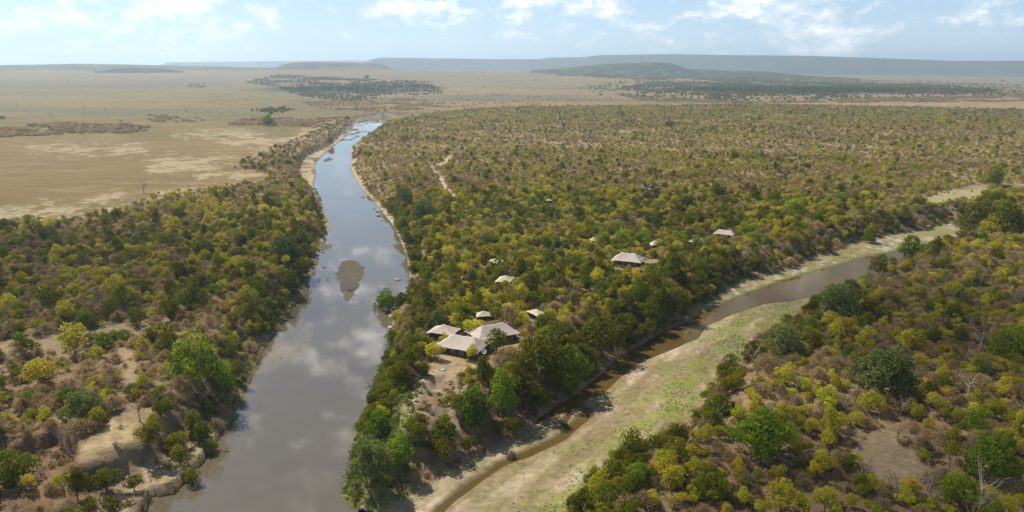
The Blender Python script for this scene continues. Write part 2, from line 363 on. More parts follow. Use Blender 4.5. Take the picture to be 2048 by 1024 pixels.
class MB:
    """collects boxes and tapered tubes in one bmesh"""
    def __init__(s): s.v = []; s.f = []
    def box(s, c, d, rz=0.0):
        b = len(s.v); ca, sa = math.cos(rz), math.sin(rz)
        for dz_ in (-1, 1):
            for dx, dy in ((-1, -1), (1, -1), (1, 1), (-1, 1)):
                x, y = dx * d[0] / 2, dy * d[1] / 2
                s.v.append((c[0] + x * ca - y * sa, c[1] + x * sa + y * ca, c[2] + dz_ * d[2] / 2))
        s.f += [tuple(b + i for i in q) for q in ((3, 2, 1, 0), (4, 5, 6, 7), (0, 1, 5, 4), (1, 2, 6, 5), (2, 3, 7, 6), (3, 0, 4, 7))]; return s
    def tube(s, pts, rad, n=6):
        pts = [Vector(p) for p in pts]; b = len(s.v)
        for i, p in enumerate(pts):
            d = (pts[min(i + 1, len(pts) - 1)] - pts[max(i - 1, 0)]).normalized()
            a = d.orthogonal().normalized() if abs(d.z) < .99 else Vector((1, 0, 0)); c = d.cross(a).normalized(); a = c.cross(d)
            for k in range(n):
                th = 2 * math.pi * k / n; s.v.append(tuple(p + (a * math.cos(th) + c * math.sin(th)) * rad[i]))
        for i in range(len(pts) - 1):
            for k in range(n):
                k2 = (k + 1) % n; s.f.append((b + i * n + k, b + i * n + k2, b + (i + 1) * n + k2, b + (i + 1) * n + k))
        s.f.append(tuple(b + k for k in range(n))[::-1]); s.f.append(tuple(b + (len(pts) - 1) * n + k for k in range(n))); return s
    def mesh(s, name, mat):
        me = bpy.data.meshes.new(name); me.from_pydata(s.v, [], s.f); me.materials.append(mat); me.update(); return me
    def build(s, name, mat, parent=None): return link(name, s.mesh(name, mat), parent)

# ------------------------------------------------------------------ ground sheet (polar grid round the drone)
def ground():
    az = np.concatenate([np.linspace(-180, -48, 34)[:-1], np.linspace(-48, 48, 860), np.linspace(48, 180, 34)[1:]]) * math.pi / 180
    r = [2.0, 30, 60, 90]; g = .0058
    while r[-1] < 30000:
        k = g if r[-1] < 1700 else (.011 if r[-1] < 5000 else .03)
        if r[-1] < 110: k = .02
        r.append(r[-1] * (1 + k))
    r = np.array(r); A, Rr = np.meshgrid(az, r)
    X = (np.sin(A) * Rr).ravel(); Y = (np.cos(A) * Rr).ravel(); RR = Rr.ravel()
    Z, q = terrain(X, Y)
    far = sm((RR - 1900) / 2500)
    Z = Z + rise(X, Y)
    px, py = to_px(X, Y, 0.0); front = Y > 20
    left = (px < np.interp(py, ctr_y, ctr_x)) & front
    topy = np.interp(px, top_x, top_y)
    lw = sdf(LEFTWOOD, px, py, 40)
    n1, n2 = q['n1'], q['n2']; nA = fbm(X / 60, Y / 60, 91); nB = fbm(X / 14, Y / 14, 92); nC = fbm(X / 3.2, Y / 3.2, 93, 3); nF = fbm(X / 350, Y / 350, 94)
    def C(*c): return np.array(c)[None, :]
    def mx(a, b, f): f = np.clip(f, 0, 1)[:, None]; return a * (1 - f) + b * f
    c = mx(C(.165, .118, .068), C(.285, .215, .125), sm((nB - .3) / .4) * .7 + .4 * nC)
    c = mx(c, C(.20, .125, .075), sm((nA - .5) * 6) * .6)                     # redder soil
    c = mx(c, C(.14, .13, .05), sm((.45 - nA) * 6) * .4)                       # a little green
    # open plains
    sheet = np.where(left, sm((lw + 3) / 8), sm((topy - py) / 3)) * front
    pl = mx(C(.205, .15, .068), C(.145, .118, .048), sm((nA - .35) / .3))
    pl = mx(pl, C(.225, .168, .088), sm((nF - .45) * 5) * .6)
    lf = sm((np.interp(py, ctr_y, ctr_x) - px) / 260 + .5 + .9 * (fbm(X / 220, Y / 220, 66) - .5))
    pl = mx(pl, C(.185, .130, .062), np.where(left, sm((py - 272) / 14) * sm((420 - py) / 40) * (.35 + .65 * sm((nA - .35) * 5)), 0))
    pl = mx(pl, C(.155, .145, .042), lf * sm((270 - py) / 20) * sm((py - 165) / 20) * .22)
    pl = mx(pl, C(.245, .185, .11), (1 - lf) * sm((py - 160) / 20) * .6)
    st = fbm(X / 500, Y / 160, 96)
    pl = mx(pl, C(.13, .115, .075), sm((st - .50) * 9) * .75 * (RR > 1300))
    pl = mx(pl, C(.10, .082, .068), sm((RR - 3000) / 300) * sm((4300 - RR) / 500) * np.where(px < 420 + 100 * nA, 1, 0) * .7)  # dark far-left band: burnt grass, with cloud shadow painted into the colour
    pl = mx(pl, C(.205, .15, .095), sm((RR - 2200) / 2000) * .55)
    for P in SALT:
        ds = sdf(P, px, py, 20) / np.maximum(6 * (py - 130) / 250, 1)
        f = sm((.45 - ds * .3 + (nB - .5) * 3.4 + (nC - .5) * 2.4)) * (ds < 4)
        pl = mx(pl, C(.40, .33, .235), f * .75)
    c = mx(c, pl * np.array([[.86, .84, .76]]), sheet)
    wa = sm((fbm(X / 40, Y / 9, 97) - .57) * 14) * sheet * left * (py > 255)
    c = mx(c, C(.36, .30, .21), wa * .15)
    # clearings, paths
    for i, P in enumerate(CLEAR):
        ds = sdf(P, px, py, 30); f = sm(.5 - ds / 10 + (nB - .5) * 1.5) * front
        c = mx(c, mx(C(.34, .27, .155), C(.22, .165, .095), sm((nC * .6 + nB * .4 - .35) / .3)) if i in (1, 2) else C(.27, .235, .125) if i == 0 else C(.26, .195, .12), f)
    for L_, w_ in PATHW:
        c = mx(c, C(.40, .33, .25), sm((w_ + .8 - ldist(L_, X, Y)) / 1.2 + (nC - .5)) * .9)
    # banks
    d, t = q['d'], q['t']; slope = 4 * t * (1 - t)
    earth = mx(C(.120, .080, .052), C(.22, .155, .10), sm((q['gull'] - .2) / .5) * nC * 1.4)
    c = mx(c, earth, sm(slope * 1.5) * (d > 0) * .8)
    c = mx(c, C(.36, .30, .215), sm((3.6 - q['dr'] * (1.0 - .45 * sm((RR - 400) / 400))) / 2 + (nB - .5) * 3.2) * (q['dr'] > 0) * sm((RR - 260) / 140) * .8)
    tipgreen = (q['dr'] > 0) & (q['dr'] < 15) & (px > 640) & (px < 860) & (py > 640)
    c = mx(c, mx(C(.10, .11, .035), C(.18, .17, .07), nC), sm(1.8 - q['dr'] / 9 + (nB - .5) * 2) * tipgreen)
    # dry river bed
    db = q['db']; bed = sm(-db / .8)
    pbx, pby = to_px(X, Y, WL)
    e = world_poly([(1000, 1000), (1500, 600)]); dirx, diry = (e[1] - e[0]) / np.linalg.norm(e[1] - e[0])
    al = X * dirx + Y * diry; ac = -X * diry + Y * dirx
    streak = fbm(al / 34, ac / 5, 99); st2 = fbm(al / 9, ac / 2.4, 98, 3)
    b = mx(C(.225, .175, .10), C(.45, .365, .27), sm((streak - .42) / .22) * .7 + (st2 - .5) * 1.3)
    # green sweep along the south side of the bed
    gm_x = np.interp(pby, [560, 620, 680, 740, 800, 860, 900, 960, 1024], [1560, 1480, 1390, 1340, 1290, 1225, 1150, 1120, 1060])
    gr = sm((pbx - gm_x) / 80 + (nB - .5) * 1.4 + .5)
    b = mx(b, mx(C(.125, .155, .028), C(.23, .225, .06), nC), gr * sm((st2 - .3) / .25) * .85)
    b = mx(b, C(.19, .165, .075), sm((nB - .52) * 8) * .5); b = mx(b, C(.175, .155, .07), sm((8 - np.abs(q['st'] - 9)) / 6) * (pbx < 1150) * .35)
    b = mx(b, C(.20, .175, .09), sm((650 - pby) / 40) * .75)
    b = mx(b, C(.075, .045, .025), sm((1.6 - q['tw']) / 2.0) * .5)
    b = mx(b, C(.13, .095, .055), sm((2.9 - q['st']) / 1.6) * .6)
    ledge = (pbx > 1380) & (q['tw'] > 0) & (pby < np.interp(pbx, [1380, 1560, 1740, 1900], [640, 575, 520, 490]))
    b = mx(b, mx(C(.19, .165, .10), C(.40, .37, .30), sm((nC-.45)*4)), ledge * sm((nB - .46) * 7) * .8)
    b = mx(b, C(.16, .20, .04), ledge * sm((2.6 - q['tw']) / 2) * sm((nB - .35) * 6))
    c = mx(c, b, bed * (q['dr'] > 0))
    # under water, bars, shelf, gullies
    c = mx(c, C(.12, .09, .05), (q['dr'] < 0) * 1.0)
    c = mx(c, mx(C(.085, .075, .06), C(.115, .10, .08), nB), (q['dr'] < 0) * sm(1.0 - q['sb']))
    c = mx(c, mx(C(.17, .125, .08), C(.38, .31, .20), sm((nB * .5 + nC * .5 - .38) / .2)), sm((2 - q['sh']) / 3) * (q['dr'] > 0))
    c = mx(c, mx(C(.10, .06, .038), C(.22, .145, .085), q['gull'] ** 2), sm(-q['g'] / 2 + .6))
    c = mx(c, mx(C(.16, .115, .075), C(.35, .285, .20), sm((nB - .35) * 6)), sm((0 - q['lg']) / 4) * (q['dr'] > 0) * .85)
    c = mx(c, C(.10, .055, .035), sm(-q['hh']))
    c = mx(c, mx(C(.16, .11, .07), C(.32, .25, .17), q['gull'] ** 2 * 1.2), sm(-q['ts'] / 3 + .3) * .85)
    nr, na = A.shape; I = np.arange(nr * na).reshape(nr, na)
    Q = np.stack([I[:-1, :-1], I[:-1, 1:], I[1:, 1:], I[1:, :-1]], -1).reshape(-1, 4)[:, ::-1]
    V = np.stack([X, Y, Z], 1)
    # close the seam behind the drone and the hole below it
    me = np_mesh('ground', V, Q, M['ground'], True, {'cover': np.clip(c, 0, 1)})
    o = link('ground', me); o['kind'] = 'structure'
    return o
ground()

def water(name, poly, mat, cell, grow, cut=None):
    lo = poly.min(0) - 10; hi = poly.max(0) + 10
    nx = int((hi[0] - lo[0]) / cell) + 1; ny = int((hi[1] - lo[1]) / cell) + 1
    gx, gy = np.meshgrid(lo[0] + np.arange(nx) * cell, lo[1] + np.arange(ny) * cell)
    d = sdf(poly, gx.ravel() + cell / 2, gy.ravel() + cell / 2).reshape(gx.shape)
    keep = d < grow
    if cut is not None: keep &= sdf(cut, gx.ravel() + cell / 2, gy.ravel() + cell / 2).reshape(gx.shape) > cell * 0.0
    I = np.arange(nx * ny).reshape(ny, nx)
    k = keep[:-1, :-1]
    Q = np.stack([I[:-1, :-1][k], I[:-1, 1:][k], I[1:, 1:][k], I[1:, :-1][k]], 1)
    u, inv = np.unique(Q, return_inverse=True)
    V = np.stack([gx.ravel()[u], gy.ravel()[u], np.full(len(u), WL)], 1)
    o = link(name, np_mesh(name, V, inv.reshape(Q.shape), mat)); o['kind'] = 'structure'; return o
water('river_water', RIVER, M['water'], 4.0, 4.0)
water('side_stream_water', BED, M['amber'], 4.0, 1.0, sdf and RIVER - 0)

# ------------------------------------------------------------------ far hills
def hill(name, prof, r0, front, flat, back, mat, rough=.12, seed=1, foot=-12.0, pad=1.2):
    """prof: [(photo x, photo y of the crest)]; rises from r0, over `front` metres, flat top, falls away"""
    P = np.array(prof, float); pxs = np.linspace(P[0, 0], P[-1, 0], 260)
    top = np.interp(pxs, P[:, 0], P[:, 1])
    cx = (pxs - 1024) / F; c_ = (512 - top) / F
    az = np.arctan2(cx, CP + c_ * SP)
    ts = np.concatenate([np.linspace(0, 1, 26), 1 + np.linspace(0, 1, 10)[1:], 2 + np.linspace(0, 1, 10)[1:]])
    rr = np.interp(ts, [0, 1, 2, 3], [r0, r0 + front, r0 + front + flat, r0 + front + flat + back])
    hp = np.interp(ts, [0, 1, 2, 3], [0, 1, 1, 0]); hp = np.where(ts < 1, sm(ts) * .6 + .4 * ts ** 1.5, hp)
    A, T = np.meshgrid(az, rr); hpp = np.repeat(hp[:, None], len(az), 1)
    rc = r0 + front
    zt = H + (-SP + c_ * CP) / np.hypot(cx, CP + c_ * SP) * rc
    X = np.sin(A) * T; Y = np.cos(A) * T
    nn = fbm(X / 420, Y / 420, seed, 4) - .5
    G = rise(X, Y) - 2.0
    zg = rise(np.sin(az) * rc, np.cos(az) * rc)
    up_ = np.maximum(zt - zg, 0)[None, :]
    Z = G + up_ * hpp * (1 + rough * nn * np.where(hpp < .999, 2.0, .25)) 
    if True:
        gl = 1 - np.abs(2 * fbm(A * rc / 260, T / 2600, seed + 9, 3) - 1)
        Z = Z - up_ * .22 * gl ** 2 * 4 * hpp * (1 - hpp)
    ny, nx = A.shape; I = np.arange(nx * ny).reshape(ny, nx)
    Q = np.stack([I[:-1, :-1], I[:-1, 1:], I[1:, 1:], I[1:, :-1]], -1).reshape(-1, 4)[:, ::-1]
    o = link(name, np_mesh(name, np.stack([X.ravel(), Y.ravel(), Z.ravel()], 1), Q, mat, True)); o['kind'] = 'structure'; return o
hill('escarpment_hills', [(700, 140), (740, 119), (760, 115), (850, 116), (1000, 118), (1080, 118), (1100, 115), (1170, 114), (1200, 110), (1340, 108), (1480, 110), (1600, 111), (1700, 114), (1850, 119), (1900, 121), (2048, 121), (2200, 122), (2500, 124)],
     9600, 1300, 2500, 2500, M['scarp'], .06, 3)
hill('far_ridge_hills', [(290, 140), (335, 124.5), (420, 123.5), (560, 122), (700, 121), (800, 122), (900, 140)], 13500, 900, 1500, 1500, M['scarp'], .05, 5)
hill('plateau_hills', [(-500, 134), (-300, 132), (-100, 131), (60, 129), (150, 127), (260, 128.5), (420, 132), (560, 135), (700, 137), (820, 139)], 5400, 1400, 800, 1500, M['hill_dry'], .1, 7)
hill('mesa_hill', [(535, 140), (552, 134), (568, 128), (590, 124.5), (640, 123.5), (700, 125), (750, 126.5), (765, 129), (780, 136), (790, 140)], 6000, 500, 500, 600, M['hill_dry'], .08, 12, -5)
hill('wooded_ridge_hill', [(1060, 141), (1150, 134), (1200, 128), (1260, 125.5), (1320, 124), (1340, 126), (1358, 131), (1375, 137), (1400, 139), (1460, 141), (1530, 143), (1590, 149), (1640, 153), (1720, 157)], 5200, 800, 200, 600, M['hill_wood'], .15, 15, -6)
hill('low_dark_hill', [(185, 143), (225, 138), (265, 135), (310, 136), (345, 140), (375, 144)], 4900, 300, 120, 300, M['hill_wood'], .1, 19, -3)

# ------------------------------------------------------------------ trees
def cards(cent, nrm, size, rs, asp=1.0):
    """diamond leaf clumps"""
    n = len(cent); nrm = nrm / np.linalg.norm(nrm, axis=1, keepdims=True)
    a = np.cross(nrm, rs.normal(size=(n, 3))); a /= np.linalg.norm(a, axis=1, keepdims=True) + 1e-9
    b = np.cross(nrm, a); s = size[:, None]
    fold = nrm * s * rs.uniform(-.25, .25, (n, 1))
    V = np.stack([cent + a * s * asp, cent + b * s * .75 + fold, cent - a * s * asp, cent - b * s * .75 + fold], 1).reshape(-1, 3)
    return V, np.arange(n * 4).reshape(n, 4)
def crown(seed, rad, hgt, base, lobes, nleaf, size, flat=.5, lobe_r=.36, upper=0.0):
    rs = np.random.default_rng(seed)
    L = []
    while len(L) < lobes:
        v = rs.uniform(-1, 1, 3); v[2] = rs.uniform(upper, 1)
        l = np.linalg.norm(v * (1, 1, .95))
        if .25 < l < 1: L.append(v)
    L = np.array(L); wob = 1 + .25 * np.sin(3 * np.arctan2(L[:, 1], L[:, 0]) + seed)
    c = np.stack([L[:, 0] * rad * .72 * wob, L[:, 1] * rad * .72 * wob, base + hgt * (.18 + .66 * L[:, 2]) * (1 - flat * .0)], 1)
    lr = rad * lobe_r * rs.uniform(.7, 1.25, lobes)
    li = rs.choice(lobes, nleaf * 2, p=lr ** 2 / (lr ** 2).sum())
    dr = rs.normal(size=(nleaf * 2, 3)); dr[:, 2] = dr[:, 2] * .9 + .25; dr /= np.linalg.norm(dr, axis=1, keepdims=True)
    p = c[li] + dr * (lr[li] * rs.uniform(.62, 1.25, nleaf * 2))[:, None] * (1, 1, .8)
    dist = np.sqrt((((p[:, None, :] - c[None]) / lr[None, :, None]) ** 2).sum(2))
    ok = dist.min(1) > .6
    ok &= p[:, 2] > base * .7
    idx = np.nonzero(ok)[0][:nleaf]
    p, dr, li = p[idx], dr[idx], li[idx]; n = len(idx)
    V, Q = cards(p, dr + rs.normal(scale=.45, size=(n, 3)), size * rs.uniform(.6, 1.3, n), rs)
    tone = np.clip(.5 * rs.uniform(0, 1, lobes)[li] + .5 * rs.uniform(0, 1, n), 0, 1)
    return V, Q, np.repeat(tone, 4), c
def limbs(seed, c, base, r, n=5, lean=0.0):
    rr = random.Random(seed); mb = MB(); fork = Vector((lean * .5, 0, base * rr.uniform(.45, .7)))
    mb.tube([(0, 0, -.6), (0, 0, .05), (lean * .2, rr.uniform(-.1, .1), fork.z * .5), fork], [r * 1.5, r * 1.15, r * .9, r * .8], 6)
    for k in range(min(n, len(c))):
        q = Vector(c[k]); m = fork.lerp(q, .5) + Vector((rr.uniform(-.3, .3), rr.uniform(-.3, .3), -.15 * abs(q.z - fork.z)))
        mb.tube([fork, m, q], [r * .62, r * .4, r * .14], 5)
    return mb
def twigs(seed, rad, hgt, n, width=.045):
    """leafless shrub: fine twigs fanning up and out"""
    rs = np.random.default_rng(seed)
    th = rs.uniform(0, 2 * np.pi, n); u = rs.uniform(0, 1, n) ** .55; el = rs.uniform(.05, 1, n) ** .8 * np.pi / 2
    rr = rad * (1 + .25 * np.sin(th * 2 + seed) + .28 * np.sin(th * 3 + seed) + .18 * np.sin(th * 7 + 2 * seed)) * rs.uniform(.8, 1.25, n); k = rs.uniform(.45, 1, n) ** .6
    tip = np.stack([np.cos(th) * np.cos(el) * rr * k, np.sin(th) * np.cos(el) * rr * k, .25 + np.sin(el) * hgt * k], 1)
    d = tip - np.array([0, 0, -.1]); d /= np.linalg.norm(d, axis=1, keepdims=True); d = d + rs.normal(scale=.5, size=(n, 3)); d /= np.linalg.norm(d, axis=1, keepdims=True)
    ln = rs.uniform(.35, .95, n)[:, None]
    a = np.cross(d, rs.normal(size=(n, 3))); a /= np.linalg.norm(a, axis=1, keepdims=True); wv = a * (width * rs.uniform(.6, 1.6, n))[:, None]
    V = np.stack([tip - d * ln * .5 - wv, tip - d * ln * .5 + wv, tip + d * ln * .5 + wv * .25, tip + d * ln * .5 - wv * .25], 1).reshape(-1, 3)
    tone = np.repeat(rs.uniform(0, 1, n), 4)
    return V, np.arange(n * 4).reshape(n, 4), tone
def join_np(parts):
    V, Q, T, MI = [], [], [], []; o = 0
    for v, q, t, mi in parts:
        V.append(v); Q.append(q + o); T.append(t); MI.append(np.full(len(q), mi)); o += len(v)
    return np.concatenate(V), np.concatenate(Q), np.concatenate(T), np.concatenate(MI)
def mb_np(mb):
    V = np.array(mb.v); Q = np.array([f if len(f) == 4 else (list(f) + [f[-1]] * 4)[:4] for f in mb.f if len(f) == 4]); return V, Q
PROTO = {}     # kind -> list of dict(trunk, crown, whole)
def proto(kind, V, Q, tone, mb, leafmat, bark, nominal):
    tv, tq = mb_np(mb)
    cr = np_mesh(kind + '_crown', V, Q, M[leafmat], False, {'tone': tone})
    tr = np_mesh(kind + '_trunk', tv, tq, M[bark], False)
    v, q, t, mi = join_np([(V, Q, tone, 0), (tv, tq, np.zeros(len(tv)), 1)])
    wh = np_mesh(kind, v, q, M[leafmat], False, {'tone': t}); wh.materials.append(M[bark]); wh.polygons.foreach_set('material_index', mi.astype(np.int32))
    PROTO.setdefault(kind, []).append(dict(trunk=tr, crown=cr, whole=wh, size=nominal))
for s in range(6):   # yellow-green bushy trees, crown about 5.5 m wide
    rd = 2.75; h = 3.6 + .25 * (s % 3); ba = 1.5 + .3 * (s % 2)
    V, Q, T, c = crown(100 + s, rd, h, ba * .75, 15 + s, 1100, .20, lobe_r=.33, upper=-.1)
    proto('bushy_tree', V, Q, T, limbs(100 + s, c, ba, .13, 6), 'yellow', 'bark', 5.6)
for s in range(3):   # taller, open, flat-topped ones with limbs showing
    V, Q, T, c = crown(150 + s, 2.9, 2.3, 3.0, 11, 620, .20, lobe_r=.30, upper=.1)
    proto('bushy_tree', V, Q, T, limbs(150 + s, c, 2.6, .16, 9), 'yellow', 'palebark', 5.6)
for s in range(5):   # dark olive trees
    rd = 2.9; h = 4.8 + .4 * (s % 3); ba = 1.7
    V, Q, T, c = crown(200 + s, rd, h + .5, ba * .45, 17, 1200, .21, lobe_r=.36, upper=-.1)
    proto('olive_tree', V, Q, T, limbs(200 + s, c, ba + .3, .17, 6), 'dark', 'bark', 5.8)
for s in range(4):   # fresh green broadleaf
    rd = 4.0; h = 5.6; ba = 1.8
    V, Q, T, c = crown(300 + s, rd, h + .3, ba * .35, 26, 2300, .23, lobe_r=.31, upper=-.15)
    proto('broadleaf_tree', V, Q, T, limbs(300 + s, c, ba, .22, 8), 'broad', 'bark', 8.0)
for s in range(4):   # grey-green spreading fig
    rd = 5.5; h = 7.0; ba = 2.4
    V, Q, T, c = crown(400 + s, rd, h, ba * .6, 40, 4000, .26, lobe_r=.27, upper=-.15)
    proto('spreading_tree', V, Q, T, limbs(400 + s, c, ba, .32, 9), 'blue', 'palebark', 11.0)
for s in range(6):   # dry leafless shrubs
    V, Q, T = twigs(500 + s, 2.3 + .2 * (s % 3), 2.4 + .3 * (s % 2), 900, .05)
    c = [(math.cos(a) * 1.4, math.sin(a) * 1.4, 1.5) for a in np.linspace(0, 6, 6)]
    proto('dry_shrub', V, Q, T, limbs(500 + s, c, .5, .08, 6), 'dry', 'bark', 4.8)
def bare(seed, h):
    rr = random.Random(seed); mb = MB(); tw_ = MB()
    top = Vector((rr.uniform(-.8, .8), rr.uniform(-.8, .8), h * .6))
    mb.tube([(0, 0, -.6), (0, 0, .1), (top.x * .3, top.y * .6, h * .3), top], [.26, .2, .15, .12], 6)
    for k in range(9):
        a = rr.uniform(0, 6.28); z0 = rr.uniform(.35, 1) * top.z; p0 = Vector((top.x * z0 / top.z, top.y * z0 / top.z, z0)); l = rr.uniform(1.2, 2.4)
        p1 = p0 + Vector((math.cos(a) * l * .6, math.sin(a) * l * .6, l * .7)); p2 = p1 + Vector((math.cos(a) * l * .5, math.sin(a) * l * .5, l * .7))
        mb.tube([p0, p1, p2], [.09, .06, .03], 5)
        for j in range(7):
            b = rr.uniform(0, 6.28); q0 = p1.lerp(p2, rr.random()); tw_.tube([q0, q0 + Vector((math.cos(b) * .9, math.sin(b) * .9, rr.uniform(.2, 1)))], [.035, .012], 4)
    V, Q = mb_np(tw_); return V, Q, np.random.default_rng(seed).uniform(0, 1, len(V)), mb
for s in range(3):
    V, Q, T, mb = bare(600 + s, 7.5); proto('bare_tree', V, Q, T, mb, 'dry', 'palebark', 4.5)

def plant(kind, x, y, rz, sx, sz, label, group, parts=True, var=None, cat=None, tilt=0.0):
    p = PROTO[kind][var if var is not None else rnd.randrange(len(PROTO[kind]))]
    loc = (x, y, hz(x, y) - .05)
    if parts:
        r = empty(kind, loc, rz, (sx, sx, sz)); link('trunk', p['trunk'], r); link('crown', p['crown'], r)
    else:
        r = link(kind, p['whole'], None, loc, rz, (sx, sx, sz))
    if tilt: r.rotation_euler.x = tilt
    return tag(r, label, cat or ('shrub' if kind == 'dry_shrub' else 'tree'), group)

